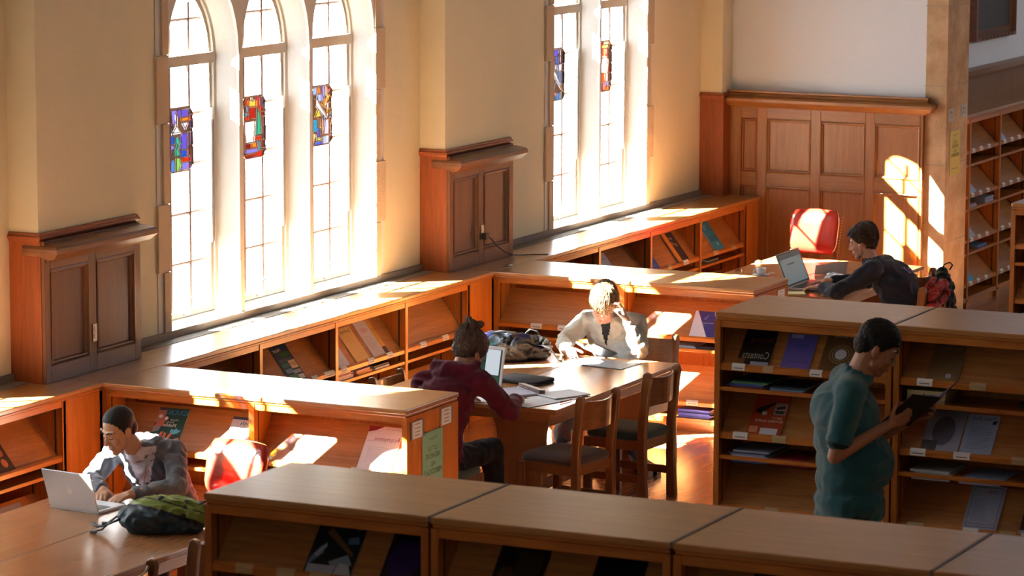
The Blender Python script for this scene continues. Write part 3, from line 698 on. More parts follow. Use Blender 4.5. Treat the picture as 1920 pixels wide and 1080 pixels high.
# on the low bookcase by the first table
mag(lowA, 0, 0.285, 0.205, 0.275, '1d4a44', [('r','3f4a50',0,.94,.35,1),('t','3f9fd8','EDUCAU',.62,.90,.74,.12),('r','a8786a',0,.62,.26,.93),('p','c86a58',[(.0,.5),(.3,.55),(.34,.74),(.2,.66),(.05,.6)]),('e','e8e0e0',.12,.78,.07,.045),('e','e8e4e4',.33,.74,.06,.045),
    ('p','8a8f94',[(0,.38),(.2,.42),(.24,.52),(.08,.55),(0,.5)]),('t','e8e8e8','Going',.62,.71,.26,.05),('t','e8e8e8','Study',.5,.65,.26,.05),('t','ffffff','Mobile',.52,.58,.42,.08),('p','58c0e8',[(.6,.42),(.72,.36),(.86,.40),(.95,.48),(.84,.47),(.8,.52),(.7,.47),(.62,.5)]),
    ('p','e88068',[(.2,.2),(.3,.4),(.38,.42),(.36,.2)]),('p','e88068',[(.4,.2),(.42,.4),(.5,.38),(.48,.2)]),('p','e88068',[(.5,.2),(.62,.4),(.7,.38),(.6,.2)]),('p','e88068',[(.62,.2),(.95,.3),(.98,.24),(.7,.16)]),('p','f0a890',[(.1,0),(.9,0),(.7,.22),(.2,.22)])],
    'green magazine with blue title letters behind the student with the silver laptop')
mag(lowA, 0, 0.80, 0.205, 0.26, 'c3cede', [('r','24365c',0,.93,1,1),('t','24365c','booth',.62,.84,.62,.10),('p','f0f2f6',[(.3,.3),(.42,.62),(.62,.8),(.8,.74),(.72,.5),(.5,.3)]),('e','8a4030',.70,.84,.09,.06),('r','9fb0c8',0,.52,1,.54),('r','aebfd6',0,.4,1,.44),('r','dfe6ef',0,0,1,.3)],
    'pale blue and white magazine beside the middle upright of the low bookcase')
mag(lowA, 0, 1.715, 0.225, 0.285, 'dcdde6', [('p','7d1c34',[(0,.86),(.0,1),(.42,1),(.2,.9)]),('r','ffffff',.0,.0,.0,.0),('t','8a1c3c','Economic',.60,.72,.74,.085),('t','a9aed0','Perspectives',.46,.66,.82,.06),('t','b03050','Journal of',.72,.94,.4,.03)]+rules('c4c6d4',.15,.85,.2,.55,9,.3),
    'white journal with a dark red corner on the low bookcase near its end panel')
# thin notices on the end panel of the low bookcase
def board_sheet(loc, w, h, base, art, label, name='notice', cat='notice', parent=None, RZ_=0.0, t=0.002):
    Mx = Matrix.Translation(Vector(loc)) @ Matrix.Rotation(RZ_, 4, 'Z') @ Matrix.Rotation(pi/2, 4, 'X')
    return printed(Mx, w, h, t, base, art, label, name, cat)
yE = -2.0615-0.0035
board_sheet((0.185, yE, 0.47), 0.26, 0.43, '6c9c90', [('t','40604c','Please',.5,.90,.36,.045),('t','243830','LET US',.5,.76,.46,.06),('t','1c2c26','RESHELVE',.5,.66,.66,.07),('t','1c2c26','ALL',.5,.55,.22,.06),('t','1c2c26','PERIODICALS',.5,.44,.84,.075),('t','243830','Lib',.5,.29,.16,.03),('r','2c4036',.14,.15,.88,.162)],
            'green paper notice with black lettering on the end of the low bookcase')
def card(x, z, label):
    t = thing('card_holder', label, 'card holder', (x, yE+0.001, z))
    g = MB(); g.box((0, -0.003, 0), (0.155, 0.001, 0.105), plain('holder_back', (0.24, 0.20, 0.16), 0.5)); 
    g.box((0.0, -0.006, 0.0), (0.014, -0.003, 0.105), metal); g.box((0.141, -0.006, 0.0), (0.155, -0.003, 0.105), metal); g.build('bracket', t)
    g = MB(); T = Matrix.Translation((0.078, -0.0045, 0)); g.box((0.014, -0.0042, 0.004), (0.141, -0.003, 0.103), white_p)
    for zz in (0.085, 0.062, 0.040, 0.020): g.box((0.05, -0.0046, zz), (0.115, -0.0042, zz+0.004), lead)
    g.build('card', t); return t
card(0.04, 0.885, 'metal holder with a white card, nearer the front edge of the end panel')
card(0.41, 0.905, 'metal holder with a white card, nearer the back edge of the end panel')
t_ = card(0, 0, 'metal holder with a white card on the bookcase end panel by the far table'); t_.location = (D+0.42, -2.0744-0.0025, 0.905)
# under the three-light window
L0 = led[0]; ox = 0.655
mag(L0, 0, 2.34-ox, 0.215, 0.285, '2a3038', [('r','1c2a48',.35,.86,1,1),('t','d8d8d0','Next',.3,.88,.44,.09),('r','2a5a28',.35,.68,.95,.80),('r','485058',.1,.55,.9,.64),('r','3c6a58',.1,.4,.5,.52),('r','d8b890',.55,.34,.95,.56),('t','8a2820','NEW',.75,.46,.32,.10),('r','6888a0',.1,.24,.5,.36),('r','9098a8',.5,.2,.95,.3),('r','3f7a62',.08,.04,.6,.2),('r','c8ccd4',.62,.04,.95,.16)],
    'dark magazine with green and orange blocks under the three-light window')
mag(L0, 0, 2.955-ox, 0.20, 0.2, 'b9bccb', [('t','8a8fa8','Report',.5,.85,.5,.08)]+rules('a0a4ba',.2,.8,.1,.7,8,.3), 'pale grey booklet at the left end of the middle shelf bay under the three-light window')
mag(L0, 0, 3.25-ox, 0.19, 0.275, 'c9a264', [('t','2e2418','Sydney',.5,.88,.8,.12)]+rules('b8925a',.2,.8,.1,.7,10,.25), 'tan yellow journal with black title under the three-light window', t=0.008)
mag(L0, 0, 3.50-ox, 0.225, 0.29, 'b5a8a6', [('r','c08a3a',.76,.2,1,1),('r','4a3228',.76,0,1,.2)]+rules('b04848',.2,.62,.68,.82,4,.3)+rules('9a908e',.15,.6,.1,.6,10,.2)+[('t','8a5a20','REVIEW',.88,.7,.18,.05)], 'grey journal with a gold and brown side stripe under the three-light window', t=0.008)
# under the two-light window
L1 = led[1]; o1 = D+0.655
mag(L1, 0, 7.52-o1, 0.19, 0.27, 'c6cede', [('t','5a6a9a','Quarterly',.5,.8,.7,.08)]+rules('7f8fb8',.2,.8,.15,.6,5,.5), 'pale blue-white booklet at the left under the two-light window')
mag(L1, 0, 8.20-o1+0.085, 0.20, 0.25, '2c4a9a', [('r','4468b0',.1,.1,.9,.2)], 'dark blue booklet at the left end of the middle shelf bay under the two-light window')
mag(L1, 0, 8.86-o1, 0.07, 0.28, 'd8862a', [('t','5a3010','R',.5,.7,.5,.05)], 'narrow orange magazine under the two-light window', t=0.012, off=0.006)
mag(L1, 0, 8.935-o1, 0.16, 0.28, '2a2420', [('t','c8c0b0','ART',.4,.8,.4,.08),('r','a08060',.2,.56,.4,.68),('r','a08060',.5,.5,.7,.62)], 'black magazine beside the orange one under the two-light window')
mag(L1, 0, 9.66-o1, 0.20, 0.285, '2f7fa8', [('r','58a0c0',.1,.82,.6,.88),('t','b8d8e8','10',.3,.76,.2,.06),('r','286a90',.1,.3,.9,.5),('t','cfe4ee','A',.6,.2,.18,.12)], 'blue book on the last shelf bay under the two-light window', name='book', cat='book', t=0.014)
# near bay at the left edge
LM = led[-1]; om = -D+0.655
mag(LM, 0, -1.0-om-0.20+0.09, 0.23, 0.28, '3a2418', [('r','b06030',.1,.1,.3,.3),('e','b06838',.7,.7,.12,.1),('e','a05830',.75,.45,.12,.1),('e','b87040',.7,.2,.12,.1),('r','d8c8b0',.3,.3,.55,.85)], 'brown magazine with a white strip at the left edge of the photo')
mag(LM, 1, -0.83-om, 0.22, 0.27, '8a8a92', [('t','b02020','bright',.55,.82,.7,.12),('t','b02020','review',.55,.66,.7,.12),('r','484850',.2,.3,.9,.5)], 'grey magazine with red title behind the laptop, low on the left shelf')
# low bookcase behind the reading man
mag(lowB, 0, 1.555, 0.19, 0.215, '2a2f78', [('p','d8dce8',[(0,0),(.0,1),(.1,1),(.72,.0)]),('p','5068b0',[(.4,.7),(.6,.92),(.5,.66)]),('t','c0c8e8','Aerospace',.6,.55,.5,.06),('r','8090c8',.4,.45,.5,.48)], 'dark blue and white booklet on the shelf behind the man in the beige jacket')
# tall bookcase behind the standing man
c = rc[0]; Y0 = yr
mag(c, 0, 0.115, 0.185, 0.265, '181414', [('t','3a4a44','Directory',.6,.90,.5,.05),('t','7a2a22','Writing',.6,.62,.7,.12),('t','a8a49c','Contests',.52,.26,.82,.18),('r','7a5030',0,.02,.22,.16),('r','8a90b0',.42,0,.98,.1)], 'black book with large white and red lettering, leftmost on the top shelf', name='book', cat='book')
mag(c, 0, 0.368, 0.165, 0.225, '5a52a0', [('r','8a90c0',.08,.88,.5,.99),('t','302c60','Review of',.5,.72,.5,.04),('t','302c60','Education',.5,.66,.5,.04),('t','403c78','JOURNAL',.55,.2,.7,.09)], 'purple journal on the top shelf, second from the left beside the standing man')
mag(c, 0, 0.585, 0.185, 0.255, '5a4020', [('t','a89880','Public Review',.6,.9,.8,.05),('e','8a7050',.56,.45,.36,.24),('e','5a4020',.56,.45,.33,.22),('e','8a7a60',.56,.45,.27,.18),('e','5a4020',.56,.45,.24,.16),('e','b8b8c0',.56,.45,.18,.13)], 'brown magazine with a pale disc and rings behind the head of the standing man')
mag(c, 1, 0.175, 0.20, 0.27, '9a3a1c', [('t','b06a4c','Police Chief',.5,.92,.8,.07),('p','2a2422',[(.1,.6),(.2,.66),(.6,.8),(.62,.76),(.4,.62),(.3,.52),(.12,.52)]),('e','c8c4bc',.36,.52,.08,.05),('r','8a8884',.62,.5,.96,.78),('p','2a2422',[(.66,.68),(.9,.72),(.92,.66),(.68,.62)]),('r','3a3432',.66,.53,.92,.6),('t','d8c8b8','2011',.78,.42,.26,.05),('t','d8c8b8','BUYERS GUIDE',.55,.34,.8,.055),('r','b8bcc8',.38,.02,.88,.17),('r','c08060',.05,.05,.3,.2)], 'red-orange magazine with a motorcycle picture on the second shelf beside the standing man')
c = rc[1]; Yb = -(yr-u_)
mag(c, 0, 5.215+ (yr-u_), 0.175, 0.245, '6a5236', [('t','8a7858','Bulletin',.55,.86,.6,.05),('t','7a6848','of the Society',.55,.79,.5,.03),('e','a8a8b8',.66,.14,.09,.06),('t','3a3a48','36',.66,.14,.08,.04)], 'tan bulletin with a small round badge on the top shelf, right of the standing man')
mag(c, 0, 5.735+ (yr-u_)+0.02, 0.19, 0.24, '14181c', [('r','8a9a3a',.18,.0,.9,.42),('r','506070',.2,.6,.8,.7)], 'black and yellow-green magazine at the right edge on the top shelf')
mag(c, 1, 5.190+ (yr-u_), 0.205, 0.26, '8b90a6', [('e','5a5c6c',.5,.5,.3,.36)]+[('r','3c3e4c',.25+.5*random.random(),.15+.66*random.random(),.0,.0) for _ in range(1)], 'pale magazine with a dark speckled drawing under the open book')
mag(c, 1, 5.405+ (yr-u_), 0.175, 0.25, '8e9ab4', [('t','3a4050','Film Art',.5,.9,.7,.08),('p','20242c',[(.8,.84),(.95,.88),(.92,.78),(.82,.76)])]+rules('66708a',.15,.85,.14,.72,11,.25), 'pale blue-grey journal printed with rows of text on the second shelf')
mag(c, 2, 5.430+ (yr-u_), 0.19, 0.275, '9298ae', [('r','2c3040',.08,.06,.92,.07),('r','2c3040',.08,.95,.92,.96),('r','2c3040',.08,.06,.09,.96),('r','2c3040',.91,.06,.92,.96),('t','c07a28','M',.46,.85,.14,.06),('t','3a2a2a','TTF',.66,.85,.28,.07)]+[('p','7a80a0',[(.18,.25+.05*i),(.6-.02*i,.2+.06*i),(.62-.02*i,.215+.06*i),(.18,.265+.05*i)]) for i in range(9)]+[('t','3a3e50','The Math Journal',.5,.12,.7,.04)], 'white-grey journal with a fine line border low on the shelf at the right')
mag(c, 2, 5.735+ (yr-u_)+0.01, 0.2, 0.24, '2a1c18', [('r','9aa0b0',0,0,1,.1),('r','5a3a20',.3,.5,.8,.8)], 'dark magazine with a white foot band at the lower right edge')
# foreground bookcases
c = fc[0]; Yf = -yf
mag(c, 0, 0.435, 0.215, 0.285, '171a20', [('r','5a4428',0,.84,1,1),('t','3a3020','MUSIC',.5,.92,.7,.09),('p','5a7090',[(.02,.1),(.3,.34),(.2,.45),(.05,.25)]),('p','6a4a38',[(.2,.66),(.9,.3),(.9,.36),(.3,.74)]),('p','7888a0',[(.45,.2),(.8,.34),(.95,.18),(.6,.06)]),('e','604838',.85,.8,.09,.06),('p','4a6a8a',[(.7,.6),(.9,.64),(.95,.52),(.72,.5)]),('p','8a98b0',[(.1,.3),(.28,.5),(.32,.44),(.18,.26)]),('r','9a9cb4',.05,.0,.62,.14),('p','a0a8bc',[(.62,0),(1,0),(.9,.16),(.7,.2)])], 'dark magazine with a picture of a tank on the leftmost foreground bookcase')
mag(c, 0, 0.775, 0.21, 0.285, '120c20', [('e','2a1450',.4,.35,.34,.3),('t','2a2040','Nature',.6,.85,.6,.08)], 'very dark purple magazine at the right end of the leftmost foreground bookcase')
c = fc[1]
mag(c, 0, 0.225, 0.215, 0.285, '12100e', [('t','6a6458','EARTH',.6,.92,.6,.1),('r','2c2418',.4,.1,.9,.7),('e','4a2a18',.25,.3,.16,.14)], 'dark magazine with pale title letters on the second foreground bookcase')
mag(c, 0, 0.64, 0.21, 0.28, '08080c', [('r','3a4a6a',.3,.0,.7,.12)], 'black magazine on the second foreground bookcase')
mag(fc[2], 0, 0.26, 0.21, 0.27, '23232c', [('p','5a5a70',[(.5,0),(1,.2),(1,1),(.8,1)])], 'dark grey magazine with a pale wedge on the third foreground bookcase')

# flat stacks in the storage gaps, every issue an object of its own
ORD = ['top', 'second', 'third', 'fourth', 'fifth', 'sixth', 'seventh', 'eighth', 'ninth', 'tenth']
def stack(case, li, u, w, cols, where, d=0.27, t=0.008, y0=0.02, drop=None, jit=0.02, kind='magazine', group=None):
    z0 = case.lips[li] - (drop if drop is not None else 0.13) + 0.0005
    zs = z0; n = len(cols); Wm = case.W()
    dd = d
    for i, (cname, hx) in enumerate(cols):
        tt = t*random.uniform(0.85, 1.15); g = MB(); ww = w*random.uniform(0.94, 1.0)
        du = random.uniform(-jit, jit); dy = random.uniform(0, 0.015)
        bm_ = paint(hx)
        g.box((0, 0, 0), (ww, dd, tt*0.2), bm_); g.box((0.002, 0.002, tt*0.2), (ww-0.002, dd-0.002, tt*0.8), white_p if kind == 'magazine' else bm_); g.box((0, 0, tt*0.8), (ww, dd, tt), bm_)
        g.box((0, -0.0006, 0), (ww, 0.0006, tt), bm_)
        o = g.build(kind, fix=False)
        o.matrix_world = Wm @ Matrix.Translation((u+du, y0+dy, zs)) @ Matrix.Rotation(0, 4, 'Z')
        zs += tt+0.0004
        pos = ORD[n-1-i] if n > 1 else 'only'
        lab = '%s %s, %s of the stack %s' % (cname, kind, (pos if pos == 'top' else pos+' from top'), where)
        tag(o, lab, 'magazine' if kind == 'magazine' else 'book', group or 'flat stack '+where)
W_, B_, R1, G_, Y_, T_ = ('white', 'b8bcc8'), ('blue', '2a4a90'), ('red', '8a2430'), ('grey', '70747e'), ('yellow', 'b0a030'), ('teal', '287888')
c = rc[0]
stack(c, 0, 0.08, 0.215, [('dark red', '6a1c28'), B_, ('light blue', '3a7ab0'), ('olive yellow', '7a8030'), ('green', '2a6050')], 'below the black lettered book', drop=0.13, t=0.007)
stack(c, 0, 0.33, 0.2, [('pale blue', '6a80a8'), ('teal', '2a6878'), ('dark grey', '2a2c38')], 'below the purple journal', drop=0.13, t=0.007)
stack(c, 1, 0.09, 0.215, [('bright blue', '2058a8'), ('deep blue', '20407a'), ('sky blue', '4a78b8'), W_, ('pale blue', '8090b8'), ('dark striped', '3a3438'), ('pale grey', '9098b0')], 'below the red-orange magazine', drop=0.165, t=0.009)
stack(c, 1, 0.335, 0.2, [('dark red', '6a1828'), ('purple', '4a3a68'), ('dark crimson', '701c34'), R1], 'behind the back of the standing man', drop=0.165, t=0.009)
c = rc[1]
stack(c, 0, 0.075, 0.215, [('tan', '8a7a58'), ('buff', '94845e'), ('cream', 'a89a74')], 'of thick volumes right of the reader', drop=0.13, t=0.024, jit=0.006, kind='book')
stack(c, 0, 0.70, 0.22, [('black', '101418'), ('blackish grey', '181c22'), ('very dark grey', '15191e')], 'at the photo right edge', drop=0.13, t=0.012)
stack(c, 1, 0.10, 0.22, [('white', 'a8b0b8'), ('pale grey-green', '98a8a4'), ('pale grey', '9aa4b0'), ('greenish white', 'a0b0ac'), ('off-white', 'b0b4b8')], 'below the speckled pale magazine', drop=0.165, t=0.010)
stack(c, 1, 0.385, 0.23, [('lavender white', '9aa0c0'), ('pale blue', '8a94b4'), ('blue-grey', '7a86a8'), ('bluish white', '98a4c0')], 'below the blue-grey text journal', drop=0.165, t=0.010)
stack(lowB, 1, 1.48, 0.26, [('deep blue', '20288a'), ('royal blue', '2830a0'), ('blue', '2a38a8'), ('dark blue', '1c247c'), ('bright blue', '3040b8')], 'low behind the empty chairs', drop=0.13, t=0.012, jit=0.004)
stack(lowB, 0, 1.40, 0.22, [W_, ('pale blue', '9ab0c8')], 'left under the triangle booklet', drop=0.093, t=0.008)
stack(lowB, 0, 1.62, 0.22, [('black', '1c2028'), ('navy', '20283c')], 'right under the triangle booklet', drop=0.093, t=0.009)
stack(lowA, 0, 0.78, 0.22, [('white', 'd0d0d4'), ('pale grey', 'b8b8c0')], 'behind the sunlit leather chair', drop=0.093, t=0.009)
stack(L0, 0, 2.30, 0.22, [('white', 'c8c0bc'), ('pink-edged', 'b88088'), ('pale', 'c0b8b4'), ('red-edged', 'a04048'), ('cream', 'c8bca8')], 'left under the tan journal', drop=0.093, t=0.009)
stack(L0, 0, 2.60, 0.2, [('orange', 'd07820'), ('pale orange', 'd09a60'), ('pink', 'c08890')], 'in the middle by the tan journal', drop=0.093, t=0.009)
stack(L0, 0, 2.86, 0.22, [('cream', 'c8c0b0'), ('dark', '2a2426')], 'under the gold striped journal', drop=0.093, t=0.011)
stack(L1, 0, 2.70, 0.2, [('orange', 'd08a20'), ('golden', 'c89030')], 'under the narrow orange magazine', drop=0.093, t=0.01)
stack(L1, 0, 3.55, 0.22, [('dark', '2a2a30'), ('green-grey', '6a7468')], 'under the leaning blue book', drop=0.093, t=0.01)
stack(LM, 0, 2.95, 0.2, [('pale green', '88a088'), ('pale red', 'b08878')], 'below the brown left edge magazine', drop=0.093, t=0.007)
for b, (u, cs) in enumerate(((0.30, [W_, G_, ('pale', '9098a8')]), (0.62+0.05, [('white', 'a8b0c0'), ('pale pink', 'a88898')]), (1.16, [W_, ('lilac', '9a88a8'), ('pale', '98a0b4')]))):
    stack(far, 0 if b == 0 else 1, u, 0.25, cs, ['highest by the stone pillar', 'in the far shelving middle column', 'right in the far shelving column'][b], drop=0.13, t=0.014)
stack(far, 1, 0.28, 0.25, [W_, G_, ('pale grey', '8088a0'), ('white', 'b0b4c0')], 'second tier by the stone pillar', drop=0.13, t=0.014)
stack(far, 2, 0.28, 0.25, [('pale', 'a0a8b8'), ('white', 'b8bcc8'), ('dark', '3a3a44')], 'third tier by the stone pillar', drop=0.13, t=0.014)
stack(far, 2, 0.98, 0.26, [B_, ('blue-grey', '607898')], 'third tier, far middle column', drop=0.13, t=0.014)
for (u, li, col, nm_) in ((0.72, 1, 'b0b8cc', 'white'), (0.72, 2, 'a8b4c8', 'pale blue-white'), (0.70, 3, '3a9ac8', 'bright blue'), (1.56, 0, 'a8b8d8', 'pale blue')):
    mag(far, li, u, 0.2, 0.27, col, [('r', col, 0, 0, 1, 1)], nm_+' booklet on tier %s of the far wall shelving%s' % (['one', 'two', 'three', 'four'][li], ' at the right edge' if u > 1.5 else ''), name='booklet', cat='booklet')
mag(far, 0, 0.33, 0.2, 0.22, '6a4a58', [('r','c0c4d0',.4,.1,.9,.4)], 'small dark booklet with a white corner on the far wall shelving beside the pillar', name='booklet', cat='booklet')
# inside the right-edge bookcase end
stack(r2[0], 1, 0.10, 0.24, [W_, ('cream', 'a89c88'), ('pale', '98948c'), G_, ('white', 'b0aca4')], 'inside the right edge bookcase', drop=0.165, t=0.012)

# picture on the far wall, pillar notices
pf = thing('framed_picture', 'dark painting in a wooden frame high on the far wall', 'picture', (14.0, -1.145, 2.31))
fm = wood('frame_wood', (0.20, 0.08, 0.03), (0.10, 0.035, 0.012), 'X', 0.4, 0.3)
g = MB(); 
def fl_(i, y): return [(-1.1+i, y, 0+i), (0.10-i, y, 0+i), (0.10-i, y, 1.35-i), (-1.1+i, y, 1.35-i)]
g.loft([fl_(0, 0.02), fl_(0, -0.05), fl_(0.03, -0.055), fl_(0.05, -0.02), fl_(0.08, -0.03), fl_(0.10, -0.005)], fm, caps=False)
for i in range(9): g.ell((-0.9+i*0.11, -0.055, 0.02), (0.03, 0.012, 0.014), fm, seg=8, rows=5)
g.build('frame', pf)
g = MB(); g.box((-1.01, -0.008, 0.09), (0.01, 0.0, 1.26), plain('dark_canvas', (0.035, 0.035, 0.038), 0.4, var=0.3, vscale=3)); g.build('canvas', pf)
yP = -1.693
board_sheet((10.72, yP, 1.32), 0.27, 0.385, 'd2c06a', [('t','4a4020','Please',.5,.9,.4,.04),('t','2a2410','LET US',.5,.74,.36,.07),('t','2a2410','RESHELVE',.5,.65,.62,.07),('t','2a2410','ALL',.5,.55,.2,.06),('t','2a2410','PERIODICALS',.5,.45,.8,.08),('r','4a4020',.2,.14,.8,.15)], 'yellow paper notice with black lettering taped to the stone pillar')
board_sheet((10.66, yP, 1.79), 0.16, 0.11, 'a8a49a', [('t','2a2a28','LIB',.5,.72,.6,.2),('t','2a2a28','2 12',.5,.4,.6,.25)], 'small white sign on the stone pillar, nearer its corner', 'sign', 'sign')
board_sheet((11.00, yP, 1.80), 0.16, 0.11, 'b4b2ac', [('t','2a2a28','LIB',.5,.72,.6,.2),('t','2a2a28','3 18',.5,.4,.6,.25)], 'small white sign on the stone pillar, nearer its far edge', 'sign', 'sign')

# ------------------------------------------------------------------ tables
def table(label, x0, x1, y0, y1, seam=True, chamfer=0.0):
    t = thing('reading_table', label, 'table', ((x0+x1)/2, (y0+y1)/2, 0), 0, 'oak reading tables')
    a, b = (x1-x0)/2, (y1-y0)/2; zt = 0.75
    for s in (-1, 1):
        m = MB(); ya, yb = (-b, -0.0015) if s < 0 else (0.0015, b)
        m.box((-a, ya, zt-0.032), (a, yb, zt), tabX); m.build('tabletop', t, bevel=0.005, seg=2)
    m = MB()
    for s in (-1, 1):
        m.box((-a+0.05, s*(b-0.07)-0.012, zt-0.115), (a-0.05, s*(b-0.07)+0.012, zt-0.032), tabX)
    m.box((-a+0.03, -b+0.06, zt-0.09), (-a+0.055, b-0.06, zt-0.032), tabX); m.box((a-0.055, -b+0.06, zt-0.09), (a-0.03, b-0.06, zt-0.032), tabX)
    m.build('apron', t, bevel=0.002)
    for s in (-1, 1):
        for q in (-1, 1):
            m = MB(); xc = s*(a-0.20); yc = q*b*0.5; hw = b*0.36
            # slab pedestal with curved brackets under the top
            pts = [(yc-hw, 0.0), (yc+hw, 0.0), (yc+hw, 0.07), (yc+hw*0.72, 0.10), (yc+hw*0.66, 0.2)]
            pts += [(yc+hw*0.66, 0.50)] + [(yc+hw*0.66+0.30*hw*(1-cos(k*pi/10)), 0.50+0.16*sin(k*pi/10)) for k in range(1, 6)] + [(yc+hw*1.1, 0.66), (yc+hw*1.1, 0.70)]
            pts += [(2*yc-p[0], p[1]) for p in reversed(pts[3:])] + [(yc-hw, 0.07)]
            m.prism(pts, 'x', xc-0.035, xc+0.035, tabZ)
            m.box((xc-0.11, yc-hw, 0), (xc+0.11, yc+hw, 0.05), tabZ); m.box((xc-0.09, yc-hw*1.1, 0.685), (xc+0.09, yc+hw*1.1, 0.718), tabZ)
            m.build('pedestal', t, bevel=0.003)
    m = MB(); m.box((-a+0.2, -b*0.5-0.02, 0.12), (a-0.2, -b*0.5+0.02, 0.2), tabX); m.box((-a+0.2, b*0.5-0.02, 0.12), (a-0.2, b*0.5+0.02, 0.2), tabX); m.build('stretcher', t)
    return t
table('oak reading table in the middle, with open binder, loose papers and laptop', 1.965, 3.94, -2.09, -0.74)
table('oak reading table at the lower left, holding the silver laptop and green backpack', 1.965-D-0.02, 3.94-D-0.10, -2.05, -0.73)
table('oak reading table at the far end by the wood panelling, with cup and dark laptop', 7.22, 9.22, -2.0, -0.69)

# ------------------------------------------------------------------ chairs
greenf = plain('green_upholstery', (0.022, 0.045, 0.042), 0.8, bump=0.2, bscale=300, sheen=0.3)
brownf = plain('plum_upholstery', (0.040, 0.020, 0.020), 0.8, bump=0.2, bscale=300, sheen=0.3)
brightg = plain('bright_green_upholstery', (0.05, 0.20, 0.03), 0.7)
def chair(label, loc, rz, fabric, hb=0.875, w=0.43, group='wooden library chairs'):
    t = thing('library_chair', label, 'chair', loc, rz, group); hw = w/2; k = hb/0.875
    for s in (-1, 1):
        m = MB(); x = s*(hw-0.018)
        pts = [(-0.25, 0), (-0.18, 0), (-0.175, 0.30*k), (-0.175, 0.5*k), (-0.205, hb-0.05), (-0.215, hb-0.012), (-0.235, hb), (-0.262, hb-0.008), (-0.272, hb-0.04), (-0.262, hb-0.10), (-0.235, 0.5*k), (-0.235, 0.3*k)]
        m.prism(pts, 'x', x-0.018, x+0.018, chrZ); m.build('back_post', t, bevel=0.006, seg=2)
        m = MB(); m.box((x-0.018, 0.17, 0), (x+0.018, 0.225, 0.42*k), chrZ); m.build('front_leg', t, bevel=0.004)
        m = MB(); m.box((x-0.014, -0.18, 0.36*k), (x+0.014, 0.17, 0.425*k), chrX); m.build('side_rail', t, bevel=0.003)
        m = MB(); m.box((x-0.012, -0.18, 0.15*k), (x+0.012, 0.17, 0.20*k), chrX); m.build('stretcher', t, bevel=0.003)
    m = MB(); m.box((-hw+0.03, 0.18, 0.36*k), (hw-0.03, 0.205, 0.425*k), chrX); m.build('front_rail', t, bevel=0.003)
    m = MB(); m.box((-hw+0.03, -0.21, 0.36*k), (hw-0.03, -0.19, 0.425*k), chrX); m.build('back_rail', t, bevel=0.003)
    m = MB(); n = 10; z0, z1 = hb-0.225, hb-0.03; rg = []
    for i in range(n+1):
        x = -hw+0.02+(w-0.04)*i/n; q = 1-(2*i/n-1)**2; y = -0.212-0.055*q; zt = z1-0.018*q
        rg.append([(x, y+0.010, z0), (x, y-0.008, z0), (x, y-0.018, zt), (x, y, zt)])
    m.loft(rg, chrX); m.build('backrest', t, smooth=False, bevel=0.004)
    m = MB(); rows = []
    for zz, ins in ((0.425*k, 0.0), (0.44*k, -0.006), (0.462*k, 0.0), (0.478*k, 0.03), (0.482*k, 0.10)):
        ring = []
        for i in range(24):
            a = 2*pi*i/24; cx, cy = cos(a), sin(a); e = 0.28
            ring.append(((hw-0.004-ins)*abs(cx)**e*(1 if cx > 0 else -1), 0.005+(0.215-ins)*abs(cy)**e*(1 if cy > 0 else -1), zz))
        rows.append(ring)
    m.loft(rows, fabric); m.build('seat', t, smooth=True)
    return t
chair('wooden chair with plum seat in front of the middle table, nearer the maroon hoodie', (2.09, -2.10, 0), radians(-9), brownf)
chair('wooden chair with dark green seat at the right front of the middle table', (3.00, -2.13, 0), radians(-5), greenf, hb=0.885)
chair('wooden chair under the man holding his head, only its right post showing', (4.14, -1.62, 0), radians(84), greenf, w=0.50)
chair('wooden chair with green seat under the person in the maroon hoodie', (1.24, -1.62, 0), radians(-90), greenf)
chair('wooden chair back just left of the maroon hoodie, against the shelves', (2.52, -0.83, 0), radians(180), brownf, hb=0.79)
chair('wooden chair at the lower left table, second from the right at the bottom edge', (-3.35, -2.07, 0), radians(0), brownf)
chair('wooden chair at the lower left table, tucked against the foreground bookcase', (-2.49, -2.03, 0), radians(0), greenf)
chair('low wooden chair with bright green seat left of the far table', (8.50, -0.50, 0), radians(4), brightg, hb=0.775, w=0.56)
chair('wooden chair hung with a red cloth behind the man at the far table', (7.51, -2.43, 0), radians(-4), greenf, w=0.45)
chair('wooden chair holding the black bag beside the man at the far table', (8.17, -2.12, 0), radians(-4), greenf)

